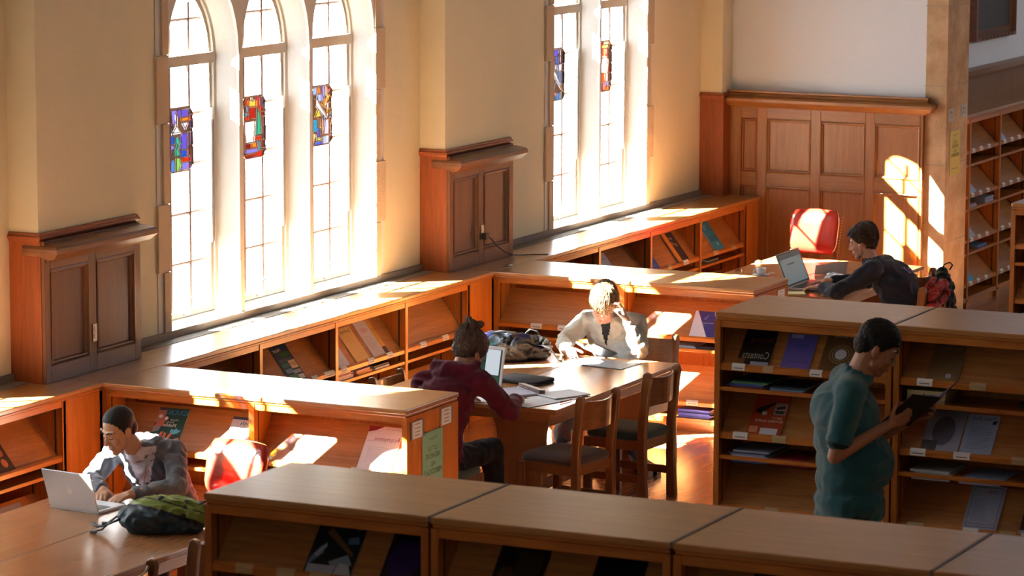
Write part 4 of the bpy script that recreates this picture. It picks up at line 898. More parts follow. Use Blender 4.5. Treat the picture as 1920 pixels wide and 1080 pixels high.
leather = plain('red_leather', (0.33, 0.018, 0.010), 0.22, coat=0.4, bump=0.15, bscale=40)
def leather_chair(label, loc, rz, ks=1.0):
    t = thing('leather_chair', label, 'chair', loc, rz, 'red leather chairs'); t.scale = (1, 1, ks)
    m = MB(); rg = []
    for j in range(9):
        f = j/8; z = 0.72+0.35*f; hw = 0.205+0.015*f; ring = []
        e = 0.03 if j in (0, 8) else (0.008 if j in (1, 7) else 0)
        for i in range(20):
            a = 2*pi*i/20; cx, cy = cos(a), sin(a)
            x = (hw-e)*abs(cx)**0.35*(1 if cx > 0 else -1); y = (0.045-e)*abs(cy)**0.6*(1 if cy > 0 else -1)
            ring.append((x, -0.21-0.07*f+y+0.05*(x/hw)**2*0.6, z+0.02*(1-(x/hw)**2)*f))
        rg.append(ring)
    m.loft(rg, leather); m.build('backrest', t, smooth=True)
    m = MB()
    for s in (-1, 1):
        for i in range(13): m.ell((s*(0.213+0.0012*i), -0.225-0.005*i, 0.735+0.024*i), (0.005, 0.005, 0.005), plain('brass_nail', (0.55, 0.2, 0.08), 0.3, metal=0.8), seg=6, rows=4)
    m.build('nail_trim', t)
    m = MB(); rows = []
    for zz, ins in ((0.40, 0.01), (0.43, 0.0), (0.47, 0.0), (0.485, 0.02), (0.49, 0.07)):
        rows.append([((0.225-ins)*abs(cos(2*pi*i/24))**0.3*(1 if cos(2*pi*i/24) > 0 else -1), (0.215-ins)*abs(sin(2*pi*i/24))**0.3*(1 if sin(2*pi*i/24) > 0 else -1), zz) for i in range(24)])
    m.loft(rows, leather); m.build('seat', t, smooth=True)
    for s in (-1, 1):
        m = MB(); m.tube([(s*0.19, -0.27, 0), (s*0.19, -0.215, 0.40), (s*0.19, -0.235, 0.74)], [0.018, 0.022, 0.018], redZ, 8); m.build('back_leg', t)
        m = MB(); m.tube([(s*0.19, 0.18, 0), (s*0.19, 0.18, 0.41)], [0.016, 0.024], redZ, 8); m.build('front_leg', t)
    return t
leather_chair('red leather chair standing empty against the wood panelling', (9.55, -0.83, 0), radians(90))
leather_chair('red leather chair behind the student with the silver laptop, glaring in the sun', (-0.86, -1.27, 0), radians(80), 0.86)
# ------------------------------------------------------------------ people
def skin_mat(name, col):
    m = plain(name, col, 0.5, bump=0.05, bscale=90); b = m.node_tree.nodes['Principled BSDF']
    b.inputs['Subsurface Weight'].default_value = 0.08; b.inputs['Subsurface Radius'].default_value = (0.02, 0.006, 0.003); return m
def V(*a): return Vector(a[0] if len(a) == 1 else a)
def frame(fwd, up=(0, 0, 1)):
    x = V(fwd).normalized(); y = V(up).cross(x).normalized(); z = x.cross(y)
    return Matrix((x, y, z)).transposed()
def limb(mb, pts, rads, mat, seg=14):
    for i in range(len(pts)-1): mb.cap(pts[i], pts[i+1], rads[i], rads[i+1], mat, seg)
def hand(mb, wrist, d, n, thumb, mat, curl=(0.5, 0.6, 0.4), spread=0.05, sc=1.0, cv=None):
    """palm and five separate fingers; d towards the fingers, n out of the palm, thumb = side vector"""
    w = V(wrist); d = V(d).normalized(); n = (V(n) - V(n).dot(d)*d).normalized(); s = d.cross(n)
    if s.dot(V(thumb)) < 0: s = -s
    mb.cap(w - d*0.03*sc, w + d*0.02*sc, 0.025*sc, 0.024*sc, mat)
    L = [(0.030, 0.086, (0.042, 0.026, 0.020)), (0.010, 0.092, (0.046, 0.030, 0.022)), (-0.011, 0.088, (0.042, 0.027, 0.021)), (-0.030, 0.078, (0.033, 0.021, 0.018))]
    for i, (o, l, seg) in enumerate(L):
        k = w + d*l*sc + s*o*sc
        mb.cap(w + d*0.012*sc + s*o*0.5*sc, k, 0.0145*sc, 0.0115*sc, mat, 10)
        p = k; a = 0.0; dd = (d + s*o*spread/0.03).normalized()
        c_ = cv[i] if cv else curl
        for j, ln in enumerate(seg):
            a += c_[j]; q = p + (dd*cos(a) + n*sin(a))*ln*sc
            mb.cap(p, q, (0.0098-0.0010*j)*sc, (0.0092-0.0012*j)*sc, mat, 8); p = q
    p = w + d*0.018*sc + s*0.022*sc; t = (s*0.72 + d*0.62 + n*0.32).normalized()
    for j, (ln, r0, r1) in enumerate(((0.046, 0.0155, 0.0125), (0.032, 0.0115, 0.0102), (0.025, 0.0102, 0.0085))):
        q = p + t*ln*sc; mb.cap(p, q, r0*sc, r1*sc, mat, 8); p = q; t = (t + d*0.28 + n*0.22).normalized()
def head(mb, c, Rm, mat, sc=1.0, jaw=1.0):
    c = V(c)
    def P(x, y, z): return c + Rm @ V(x*sc, y*sc, z*sc)
    def E(x, y, z, rx, ry, rz): mb.ell(P(x, y, z), (rx*sc, ry*sc, rz*sc), mat, Rm, 18, 12)
    E(-0.016, 0, 0.038, 0.094, 0.076, 0.084); E(0.020, 0, -0.010, 0.068, 0.064, 0.078)
    E(0.030, 0, -0.055, 0.052, 0.050*jaw, 0.058)
    mb.cap(P(0.064, 0, -0.104), P(0.020, 0.044*jaw, -0.070), 0.020*sc, 0.020*sc, mat); mb.cap(P(0.064, 0, -0.104), P(0.020, -0.044*jaw, -0.070), 0.020*sc, 0.020*sc, mat)
    E(0.068, 0, -0.103, 0.021, 0.020, 0.018)
    for s in (-1, 1):
        E(0.058, s*0.036, -0.030, 0.026, 0.022, 0.026); mb.cap(P(0.078, s*0.012, 0.024), P(0.066, s*0.046, 0.024), 0.0115*sc, 0.010*sc, mat, 8)
        E(0.070, s*0.031, 0.003, 0.014, 0.0155, 0.0115)
        E(-0.006, s*0.078, -0.008, 0.020, 0.0075, 0.032); E(-0.012, s*0.086, 0.004, 0.014, 0.006, 0.020); E(0.000, s*0.078, -0.036, 0.009, 0.006, 0.010)
        E(0.094, s*0.0125, -0.037, 0.009, 0.0075, 0.0075)
    mb.cap(P(0.082, 0, 0.014), P(0.106, 0, -0.030), 0.0085*sc, 0.0115*sc, mat, 10); E(0.103, 0, -0.036, 0.012, 0.010, 0.009)
    mb.cap(P(0.084, -0.017, -0.064), P(0.084, 0.017, -0.064), 0.0085*sc, 0.0085*sc, mat, 8); mb.cap(P(0.082, -0.013, -0.076), P(0.082, 0.013, -0.076), 0.009*sc, 0.009*sc, mat, 8)
    E(0.078, 0, -0.062, 0.014, 0.026, 0.014)
    return P
def face_bits(P, Rm, root, brow, lipm, c, sc=1.0):
    for s in (-1, 1):
        m = MB(); m.tube([P(0.0905, s*0.012, 0.029), P(0.088, s*0.030, 0.035), P(0.073, s*0.050, 0.029)], [0.0035, 0.0045, 0.0025], brow, 6); m.build('eyebrow', root, smooth=True)
        m = MB(); m.tube([P(0.0835, s*0.018, -0.002), P(0.0855, s*0.031, -0.006), P(0.0775, s*0.044, -0.002)], [0.0015, 0.0025, 0.0015], brow, 6); m.build('eyelash', root, smooth=True)
    m = MB(); m.tube([P(0.087, -0.021, -0.071), P(0.0945, 0, -0.068), P(0.087, 0.021, -0.071)], [0.002, 0.0055, 0.002], lipm, 8); m.build('lips', root, smooth=True)
def hair_cap(P, Rm, mat, name, root, sc=1.0, thick=0.012, front=0.055, low=-0.045, side=0.0, extra=None, fold=0.006, fscale=55, voxel=0.0055):
    m = MB(); t = thick
    m.ell(P(-0.020, 0, 0.044), ((0.094+t)*sc, (0.076+t)*sc, (0.084+t)*sc), mat, Rm, 20, 14)
    m.ell(P(-0.062, 0, -0.008), ((0.048+t)*sc, (0.062+t)*sc, (0.058+t)*sc), mat, Rm, 18, 10)
    for s in (-1, 1): m.ell(P(-0.012, s*0.062, 0.020), (0.040*sc, (0.016+t)*sc, 0.044*sc), mat, Rm, 12, 8)
    if extra: extra(m)
    o = blob(m, name, voxel, 2, root, fold=fold, fscale=fscale)
    # hairline: open the cap over the face
    bm = bmesh.new(); bm.from_mesh(o.data); inv = Rm.transposed(); c0 = P(0, 0, 0); dl = []
    for v in bm.verts:
        q = inv @ (v.co - c0)/sc
        jit = 0.006*noise.noise(q*160)
        if q.x > 0.012 and q.z+jit < -0.02+(front+0.02)*min(1, ((q.x-0.012)/0.052))**0.7 and not extra: dl.append(v)
        elif (-0.030 < q.x <= 0.012 and q.z+jit < -0.012+side and abs(q.y) > 0.03) or q.z+jit < low-0.03: 
            if not extra: dl.append(v)
    bmesh.ops.delete(bm, geom=dl, context='VERTS'); bm.to_mesh(o.data); bm.free()
    return o
def strands(P, Rm, mat, name, root, n, crown, lenf, rad=0.0042, seed=1, wild=0.006, keep=None, lift=0.014):
    """locks running from the crown over the skull"""
    rnd = random.Random(seed); m = MB(); inv = Rm.transposed()
    for i in range(n):
        az = rnd.uniform(-pi, pi); el = rnd.uniform(0.0, 0.55); L = lenf(az)*rnd.uniform(0.8, 1.12)
        pts = []; rr = []
        k = 7
        for j in range(k+1):
            th = el + (L-el)*j/k + (0 if j else 0)
            a = az + 0.12*sin(3*th+i)
            r = 1 + lift/0.085 + rnd.uniform(-1, 1)*wild/0.085 + (0.02*j/k)
            x = -0.018 + 0.096*r*sin(th)*cos(a) + crown[0]*(1-j/k); y = 0.078*r*sin(th)*sin(a)+crown[1]*(1-j/k); z = 0.040 + 0.086*r*cos(th)
            if th > 1.6: z -= 0.03*(th-1.6)
            pts.append(P(x, y, z)); rr.append(rad*(1.0-0.75*j/k)+0.0006)
        if len(pts) > 2: m.tube(pts, rr, mat, 5)
    return m.build(name, root, smooth=True)
def torso(mb, pel, waist, chest, neck, sL, sR, mat, g=0.0, w=1.0, dpt=1.0, shr=0.055):
    """pel..neck spine points; g grows the shape for clothing"""
    pel, waist, chest, neck, sL, sR = map(V, (pel, waist, chest, neck, sL, sR))
    side = (sL-sR).normalized()
    def fr(up):
        z = up.normalized(); x = side.cross(z).normalized(); y = z.cross(x); return Matrix((x, y, z)).transposed()
    f1 = fr(waist-pel); f2 = fr(chest-waist); f3 = fr(neck-chest)
    mb.ell(pel, (0.115*dpt+g, 0.165*w+g, 0.12+g), mat, f1, 20, 12)
    mb.ell((pel+waist)/2, (0.108*dpt+g, 0.150*w+g, 0.13+g), mat, f1, 20, 12)
    mb.ell(waist, (0.105*dpt+g, 0.142*w+g, 0.12+g), mat, f2, 20, 12)
    mb.ell((waist+chest)/2, (0.110*dpt+g, 0.150*w+g, 0.14+g), mat, f2, 20, 12)
    mb.ell(chest, (0.112*dpt+g, 0.162*w+g, 0.14+g), mat, f3, 20, 12)
    mid = (sL+sR)/2
    mb.cap(sL*0.93+mid*0.07, sR*0.93+mid*0.07, shr+g, shr+g, mat); mb.cap(sL*0.6+mid*0.4, neck, 0.05+g, 0.045+g, mat); mb.cap(sR*0.6+mid*0.4, neck, 0.05+g, 0.045+g, mat)
    return f2
def shoe(name, label, ank, d, mat, sole, root):
    a = V(ank); d = V(d); d.z = 0; d.normalize(); m = MB()
    a0 = V(a.x, a.y, 0.045)
    m.cap(a0 - d*0.045, a0 + d*0.06, 0.038, 0.036, mat); m.cap(a0 + d*0.06 - V(0, 0, 0.008), a0 + d*0.15 - V(0, 0, 0.012), 0.036, 0.030, mat); m.cap(a0+V(0, 0, 0.01), a0+V(0, 0, 0.055), 0.04, 0.042, mat)
    return blob(m, name, 0.007, 3, root)
hairline_d = plain('dark_hair', (0.009, 0.007, 0.006), 0.6, spec=0.2, bump=0.5, bscale=160)
hair_br = plain('brown_hair', (0.035, 0.018, 0.012), 0.45, bump=0.5, bscale=160)
hair_md = plain('mousy_brown_hair', (0.07, 0.045, 0.035), 0.55, bump=0.5, bscale=160)
hair_bl = plain('blond_hair', (0.22, 0.125, 0.058), 0.45, bump=0.4, bscale=160, var=0.35, vscale=60)
lipc = plain('lip_skin', (0.36, 0.12, 0.09), 0.5)

# ---- student with the silver laptop
sk = skin_mat('skin_light_tan', (0.52, 0.27, 0.16))
root = thing('person', 'seated person with cropped dark hair in a grey zip hoodie typing on a silver laptop', 'person', (-1.05, -1.1, 0))
def at_root(root, o): o.parent = root; o.matrix_parent_inverse = Matrix.Translation(-Vector(root.location))
def finish(root, base):
    """parts were made in world space: hang them on the person, the body first"""
    for o in list(COL.objects):
        if o.parent is None and o.name in base: at_root(root, o)
B0 = None
def begin():
    global B0; B0 = set(o.name for o in COL.objects)
def end(root):
    for o in list(COL.objects):
        if o.name not in B0 and o.parent is None and o is not root and 'category' not in o: at_root(root, o)
begin()
hc = V(-1.395, -1.002, 1.100); hR = frame((-0.88, 0.34, -0.42))
pel, wai, che, nek = V(-0.98, -1.10, 0.53), V(-1.02, -1.09, 0.66), V(-1.13, -1.06, 0.85), V(-1.26, -1.035, 0.985)
sL, sR = V(-1.17, -1.225, 0.955), V(-1.20, -0.860, 0.945)
eL, eR = V(-1.34, -1.345, 0.80), V(-1.37, -0.80, 0.80); wL, wR = V(-1.555, -1.185, 0.790), V(-1.555, -1.00, 0.790)
hipL, hipR = V(-1.0, -1.20, 0.50), V(-1.0, -1.00, 0.50); kL, kR = V(-1.42, -1.24, 0.52), V(-1.42, -0.94, 0.52); aL, aR = V(-1.36, -1.24, 0.09), V(-1.36, -0.94, 0.09)
def body(name, hc, hR, pel, wai, che, nek, arms, legs, hands, sk, sc=1.0, jaw=1.0, w=1.0, dpt=1.0, voxel=0.0052, root=None):
    m = MB(); P = head(m, hc, hR, sk, sc, jaw)
    m.cap(nek - V(0, 0, 0.03), P(-0.022, 0, -0.045), 0.056*sc*jaw, 0.053*sc*jaw, sk)
    torso(m, pel, wai, che, nek, arms[0][0], arms[1][0], sk, 0.0, w, dpt, 0.045)
    for a in arms: limb(m, a, (0.047, 0.039, 0.027) if len(a) == 3 else (0.047,)*len(a), sk)
    for l in legs: limb(m, l, (0.082, 0.056, 0.038), sk); m.cap(l[2], l[2]+V(0, 0, -0.04), 0.036, 0.036, sk)
    for h in hands: hand(m, mat=sk, **h)
    o = blob(m, name, voxel, 2, root); return o, P
o, P = body('body', hc, hR, pel, wai, che, nek, [(sL, eL, wL), (sR, eR, wR)], [(hipL, kL, aL), (hipR, kR, aR)],
    [dict(wrist=wL, d=(-1, 0.42, -0.12), n=(0.0, 0.1, -1), thumb=(0, 1, 0), curl=(0.35, 0.55, 0.4)), dict(wrist=wR, d=(-1, -0.42, -0.1), n=(0, -0.1, -1), thumb=(0, -1, 0), curl=(0.35, 0.5, 0.4))], sk)
face_bits(P, hR, None, hairline_d, lipc, hc)
hair_cap(P, hR, hairline_d, 'hair', None, thick=0.0045, front=0.085, low=-0.03, fold=0.001)
hood_m = plain('grey_jersey', (0.085, 0.095, 0.125), 0.85, bump=0.25, bscale=220, sheen=0.4)
tee = plain('white_tee', (0.62, 0.55, 0.62), 0.85)
m = MB(); torso(m, pel, wai, che, nek - V(0, 0, 0.03), sL, sR, hood_m, 0.022)
for a in ((sL, eL, wL), (sR, eR, wR)):
    limb(m, (a[0], a[1], a[2]*0.88+a[1]*0.12), (0.066, 0.055, 0.040), hood_m)
for i in range(9):   # folded hood behind the neck
    an = -2.2+4.4*i/8; c = V(-1.225, -1.035, 0.985); p = c + V(0.080*cos(an), 0.092*sin(an), 0.022*cos(an)+0.006); m.ell(p, (0.042, 0.040, 0.042), hood_m)
fdir = V(-0.62, 0.12, 0.2).normalized(); sdir = (sL-sR).normalized()
def fboy(c, n):
    q = c - che; lat = q.dot(sdir); 
    return 1 if (n.dot(V(-1, 0.1, 0.3)) > 0.25 and c.z > 0.72 and abs(lat) < 0.022+0.26*(c.z-0.72) and c.z < 1.0 and c.x < -1.13 and (c-eL).length > 0.16 and (c-eR).length > 0.16) else 0
blob(m, 'hoodie', 0.009, 4, None, fold=0.012, fscale=14, fn=fboy, seed=3, mats=[hood_m, tee])
m = MB(); zp = [V(-1.262, -1.075, 0.93), V(-1.262, -1.072, 0.86), V(-1.25, -1.065, 0.78), V(-1.22, -1.07, 0.70)]
m.tube([p + V(-0.012, -0.035*(1-i/3), 0) for i, p in enumerate(zp)], 0.004, metal, 6); m.build('zip', None)
m = MB(); jeans_d = plain('dark_jeans', (0.02, 0.022, 0.035), 0.85)
for l in ((hipL, kL, aL), (hipR, kR, aR)): limb(m, l, (0.098, 0.072, 0.058), jeans_d)
m.ell(pel, (0.13, 0.175, 0.11), jeans_d); blob(m, 'trousers', 0.012, 3, None, fold=0.012, fscale=10)
for a, s in ((aL, -1), (aR, 1)): shoe('shoe', None, a, (-1, 0.05*s, 0), blackm, blackm, None)
end(root)
m = MB(); m.tube([P(0.052, -0.075, 0.028), P(-0.03, -0.094, 0.018)], 0.0042, blackm, 8); m.ell(P(0.056, -0.074, 0.0285), (0.006, 0.006, 0.006), plain('pen_tip_white', (0.9, 0.9, 0.95), 0.2), seg=8, rows=6)
tag(m.build('pen', smooth=True), 'dark pen with a bright tip tucked over the ear of the student in grey', 'pen')

# ---- person in the maroon hoodie
sk = skin_mat('skin_fair', (0.58, 0.33, 0.24))
root = thing('person', 'seated person with messy hair bun in a maroon hoodie, back to the camera', 'person', (1.25, -1.62, 0))
begin()
hc = V(1.61, -1.665, 1.145); hR = frame((0.72, -0.30, -0.60))
pel, wai, che, nek = V(1.20, -1.62, 0.54), V(1.22, -1.62, 0.68), V(1.34, -1.625, 0.88), V(1.47, -1.63, 1.01)
sL, sR = V(1.40, -1.44, 0.955), V(1.44, -1.83, 0.985)
eL, eR = V(1.60, -1.335, 0.765), V(1.62, -1.93, 0.78); wL, wR = V(1.93, -1.45, 0.80), V(1.98, -1.80, 0.80)
hipL, hipR = V(1.22, -1.52, 0.51), V(1.22, -1.72, 0.51); kL, kR = V(1.66, -1.50, 0.54), V(1.68, -1.78, 0.53); aL, aR = V(1.78, -1.50, 0.10), V(1.60, -1.84, 0.10)
o, P = body('body', hc, hR, pel, wai, che, nek, [(sL, eL, wL), (sR, eR, wR)], [(hipL, kL, aL), (hipR, kR, aR)],
    [dict(wrist=wL, d=(1, 0.1, -0.05), n=(0, 0, -1), thumb=(0, -1, 0)), dict(wrist=wR, d=(1, 0.25, -0.05), n=(0, 0.2, -1), thumb=(0, 1, 0), curl=(0.6, 0.8, 0.5))], sk)
face_bits(P, hR, None, hair_md, lipc, hc)
def bun(m):
    m.ell(P(-0.085, 0.0, 0.130), (0.048, 0.050, 0.044), hair_md, hR); m.ell(P(-0.065, -0.035, 0.165), (0.026, 0.026, 0.024), hair_md, hR); m.ell(P(-0.11, 0.030, 0.160), (0.026, 0.024, 0.024), hair_md, hR)
    m.ell(P(0.03, 0, 0.085), (0.055, 0.075, 0.045), hair_md, hR)
hair_cap(P, hR, hair_md, 'hair', None, thick=0.019, extra=bun, fold=0.008, fscale=45)
strands(P, hR, hair_md, 'loose_strands', None, 90, (-0.06, 0), lambda a: 1.5 if abs(a) < 1.0 else 2.1, 0.003, 5, 0.006, lift=0.016)
mar = plain('maroon_jersey', (0.075, 0.008, 0.024), 0.9, bump=0.25, bscale=220, sheen=0.08, spec=0.15)
m = MB(); torso(m, pel, wai, che, nek - V(0.02, 0, 0.04), sL, sR, mar, 0.030, 1.02)
for a in ((sL, eL, wL), (sR, eR, wR)): limb(m, (a[0], a[1], a[2]*0.9+a[1]*0.1), (0.074, 0.062, 0.045), mar)
for i in range(11):
    an = pi/2+pi*i/10 ; c = V(1.47, -1.635, 1.03); p = c + V(0.090*cos(an)+0.01, 0.130*sin(an), 0.02+0.02*abs(sin(an))); m.ell(p, (0.050, 0.045, 0.045), mar)
m.ell(V(1.42, -1.63, 1.055), (0.080, 0.125, 0.060), mar); m.ell(V(1.375, -1.61, 1.01), (0.06, 0.10, 0.07), mar); m.ell(V(1.33, -1.60, 0.965), (0.035, 0.05, 0.05), mar)
blob(m, 'hoodie', 0.009, 4, None, fold=0.010, fscale=10, seed=8)
blackcloth = plain('black_cloth', (0.008, 0.008, 0.010), 0.85)
m = MB()
for l in ((hipL, kL, aL), (hipR, kR, aR)): limb(m, l, (0.098, 0.072, 0.055), blackcloth)
m.ell(pel, (0.135, 0.18, 0.11), blackcloth); blob(m, 'trousers', 0.012, 3, None, fold=0.012, fscale=10)
shoe('shoe', None, aL, (1, 0.1, 0), blackm, blackm, None); shoe('shoe', None, aR, (1, -0.2, 0), blackm, blackm, None)
end(root)
m = MB(); gm = plain('glasses_wire', (0.05, 0.04, 0.04), 0.3, metal=0.5)
for s in (-1, 1):
    m.tube([P(0.10, s*0.006, 0.005), P(0.102, s*0.02, 0.018), P(0.096, s*0.045, 0.015), P(0.094, s*0.05, -0.008), P(0.10, s*0.03, -0.02), P(0.102, s*0.01, -0.012), P(0.10, s*0.006, 0.005)], 0.0022, gm, 6)
    m.tube([P(0.095, s*0.05, 0.008), P(0.05, s*0.082, 0.008), P(-0.01, s*0.090, 0.006)], 0.0022, gm, 6)
tag(m.build('eyeglasses'), 'thin dark eyeglasses worn by the person in the maroon hoodie', 'glasses')

# ---- reader holding his head
sk = skin_mat('skin_pink', (0.60, 0.32, 0.23))
root = thing('person', 'seated person with shaggy blond hair in a beige jacket reading, head propped on hand', 'person', (4.42, -1.42, 0))
begin()
hc = V(4.105, -1.435, 1.085); hR = Matrix.Rotation(radians(-9), 3, frame((-0.72, -0.28, -0.62)).col[0]) @ frame((-0.72, -0.28, -0.62))
pel, wai, che, nek = V(4.46, -1.42, 0.54), V(4.43, -1.415, 0.67), V(4.34, -1.41, 0.83), V(4.25, -1.415, 0.965)
sL, sR = V(4.30, -1.605, 0.935), V(4.28, -1.225, 0.925)
eL, eR = V(4.03, -1.745, 0.800), V(4.13, -1.130, 0.800); wL, wR = V(4.075, -1.625, 0.985), V(3.86, -1.275, 0.795)
hipL, hipR = V(4.42, -1.53, 0.50), V(4.42, -1.32, 0.50); kL, kR = V(4.00, -1.62, 0.53), V(3.98, -1.25, 0.53); aL, aR = V(3.62, -1.93, 0.10), V(3.42, -1.42, 0.11)
o, P = body('body', hc, hR, pel, wai, che, nek, [(sL, eL, wL), (sR, eR, wR)], [(hipL, kL, aL), (hipR, kR, aR)],
    [dict(wrist=wL, d=(0.10, 0.35, 1.0), n=(-0.25, 1, -0.2), thumb=(-1, 0, 0), curl=(0.35, 0.7, 0.5)), dict(wrist=wR, d=(-1, -0.75, 0.0), n=(0.15, -0.35, -1), thumb=(0, -1, 0.3), curl=(0.4, 0.6, 0.5))], sk)
face_bits(P, hR, None, hair_bl, lipc, hc)
hair_cap(P, hR, hair_bl, 'hair', None, thick=0.014, front=0.030, low=-0.045, fold=0.006, fscale=40)
strands(P, hR, hair_bl, 'hair_locks', None, 420, (-0.035, 0), lambda a: 1.74 if abs(a) < 1.0 else (1.85 if abs(a) < 2.1 else 2.15), 0.0042, 11, 0.007, lift=0.020)
strands(P, hR, plain('blond_hair_dark', (0.10, 0.055, 0.028), 0.5), 'hair_underlocks', None, 220, (-0.035, 0), lambda a: 1.68 if abs(a) < 1.0 else (1.8 if abs(a) < 2.1 else 2.1), 0.0036, 12, 0.007, lift=0.017)
bei = plain('beige_jacket', (0.42, 0.40, 0.34), 0.7, bump=0.15, bscale=200, sheen=0.2)
m = MB(); torso(m, pel, wai, che, nek - V(0, 0, 0.035), sL, sR, bei, 0.026)
for a, kf in (((sL, eL, wL), 0.80), ((sR, eR, wR), 0.92)): limb(m, (a[0], a[1], a[2]*kf+a[1]*(1-kf)), (0.070, 0.060, 0.043), bei)
for i in range(9):
    an = -2.3+4.6*i/8; p = V(4.265, -1.415, 0.965) + V(0.070*cos(an), 0.085*sin(an), 0.012*cos(an)); m.ell(p, (0.028, 0.030, 0.036), bei)
sdir2 = (sL-sR).normalized()
def fbl(c, n):
    q = c - che; lat = q.dot(sdir2)-0.0
    return 1 if (n.dot(V(-1, 0, 0.3)) > 0.2 and c.z > 0.78 and abs(lat) < 0.22*(c.z-0.78)+0.004 and c.z < 0.97 and c.x < 4.30 and (c-eL).length > 0.15) else 0
blob(m, 'jacket', 0.009, 4, None, fold=0.016, fscale=12, fn=fbl, seed=21, mats=[bei, blackcloth])
m = MB(); m.tube([V(4.222, -1.425, 0.86), V(4.232, -1.425, 0.80), V(4.27, -1.425, 0.70)], 0.004, blackm, 6); m.build('zip', None)
jean = plain('blue_jeans', (0.10, 0.16, 0.26), 0.85, bump=0.3, bscale=300)
m = MB()
for l in ((hipL, kL, aL), (hipR, kR, aR)): limb(m, l, (0.098, 0.074, 0.058), jean)
m.ell(pel, (0.135, 0.175, 0.11), jean); blob(m, 'jeans', 0.012, 3, None, fold=0.014, fscale=10)
shoe('shoe', None, aL, (-1, -0.35, 0), blackm, blackm, None); shoe('shoe', None, aR, (-1, 0.1, 0), blackm, blackm, None)
end(root)

# ---- man at the far table
sk = skin_mat('skin_fair_b', (0.56, 0.31, 0.22))
root = thing('person', 'seated person with dark hair in a navy fleece using a dark laptop', 'person', (7.6, -2.4, 0))
begin()
hc = V(7.57, -2.055, 1.148); hR = frame((-0.12, 0.93, -0.30))
pel, wai, che, nek = V(7.62, -2.42, 0.54), V(7.62, -2.40, 0.68), V(7.61, -2.30, 0.86), V(7.59, -2.155, 0.99)
sL, sR = V(7.40, -2.20, 0.945), V(7.80, -2.17, 0.945)
eL, eR = V(7.235, -1.985, 0.795), V(7.90, -1.97, 0.795); wL, wR = V(7.40, -1.78, 0.800), V(7.72, -1.72, 0.800)
hipL, hipR = V(7.52, -2.40, 0.50), V(7.73, -2.40, 0.50); kL, kR = V(7.48, -1.98, 0.52), V(7.76, -1.98, 0.52); aL, aR = V(7.48, -2.0, 0.10), V(7.76, -1.95, 0.10)
o, P = body('body', hc, hR, pel, wai, che, nek, [(sL, eL, wL), (sR, eR, wR)], [(hipL, kL, aL), (hipR, kR, aR)],
    [dict(wrist=wL, d=(0.25, 1, -0.10), n=(0, 0, -1), thumb=(1, 0, 0), curl=(0.3, 0.5, 0.4)), dict(wrist=wR, d=(-0.3, 1, -0.1), n=(0, 0, -1), thumb=(-1, 0, 0), curl=(0.3, 0.5, 0.4))], sk)
face_bits(P, hR, None, hairline_d, lipc, hc)
hair_cap(P, hR, hair_br, 'hair', None, thick=0.016, front=0.055, low=-0.055, side=0.004, fold=0.010, fscale=32)
strands(P, hR, hair_br, 'hair_locks', None, 200, (-0.03, 0), lambda a: 1.15 if abs(a) < 0.9 else (1.45 if abs(a) < 1.9 else 2.0), 0.0045, 31, 0.008, lift=0.018)
nav = plain('navy_fleece', (0.010, 0.015, 0.030), 0.95, bump=0.3, bscale=260, sheen=0.15)
m = MB(); torso(m, pel, wai, che, nek - V(0, 0.01, 0.03), sL, sR, nav, 0.034, 1.06, 1.08)
for a in ((sL, eL, wL), (sR, eR, wR)): limb(m, (a[0], a[1], a[2]*0.80+a[1]*0.20), (0.078, 0.064, 0.045), nav)
for i in range(10):
    an = 2*pi*i/10; p = V(7.59, -2.135, 1.005) + V(0.066*cos(an), 0.062*sin(an), -0.01*sin(an)); m.ell(p, (0.022, 0.022, 0.034), nav)
jk = blob(m, 'fleece_jacket', 0.009, 4, None, fold=0.012, fscale=8, seed=33)
g = MB(); lil = plain('lilac_embroidery', (0.30, 0.20, 0.42), 0.8)
for pl_ in ([(0, 1), (.10, .1)], [(.14, .95), (.06, .5), (.20, 0)], [(.26, .1), (.40, .9)], [(.30, .8), (.46, .1)], [(.50, .9), (.60, .5), (.52, .1)], [(.62, .1), (.70, .95), (.84, .8), (.72, .5), (.90, .05)], [(.66, -.5), (.72, -.9)], [(.84, -.45), (.92, -.9)]):
    pts = []
    for a_, b_ in pl_:
        ok, hit, nrm, _ = jk.ray_cast(V(7.56+0.19*a_, -3.0, 0.93+0.045*b_-0.03*a_), V(0, 1, 0))
        if ok: pts.append(hit + nrm*0.001)
    if len(pts) > 1: g.tube(pts, 0.0042, lil, 5)
g.build('embroidery', None)
m = MB()
for l in ((hipL, kL, aL), (hipR, kR, aR)): limb(m, l, (0.10, 0.074, 0.058), jeans_d)
m.ell(pel, (0.175, 0.135, 0.11), jeans_d); blob(m, 'trousers', 0.012, 3, None, fold=0.012, fscale=10)
shoe('shoe', None, aL, (0, 1, 0), blackm, blackm, None); shoe('shoe', None, aR, (0, 1, 0), blackm, blackm, None)
earp = MB(); earp.ell(P(0.006, 0.084, -0.012), (0.008, 0.008, 0.010), plain('white_plastic', (0.8, 0.8, 0.8), 0.4), seg=10, rows=6); earp.tube([P(0.010, 0.087, -0.02), P(0.018, 0.085, -0.08), P(-0.01, 0.07, -0.15)], 0.0016, MATS['white_plastic'], 5)
end(root)
tag(earp.build('earphone', smooth=True), 'white earphone in the ear of the man at the far table', 'earphone')

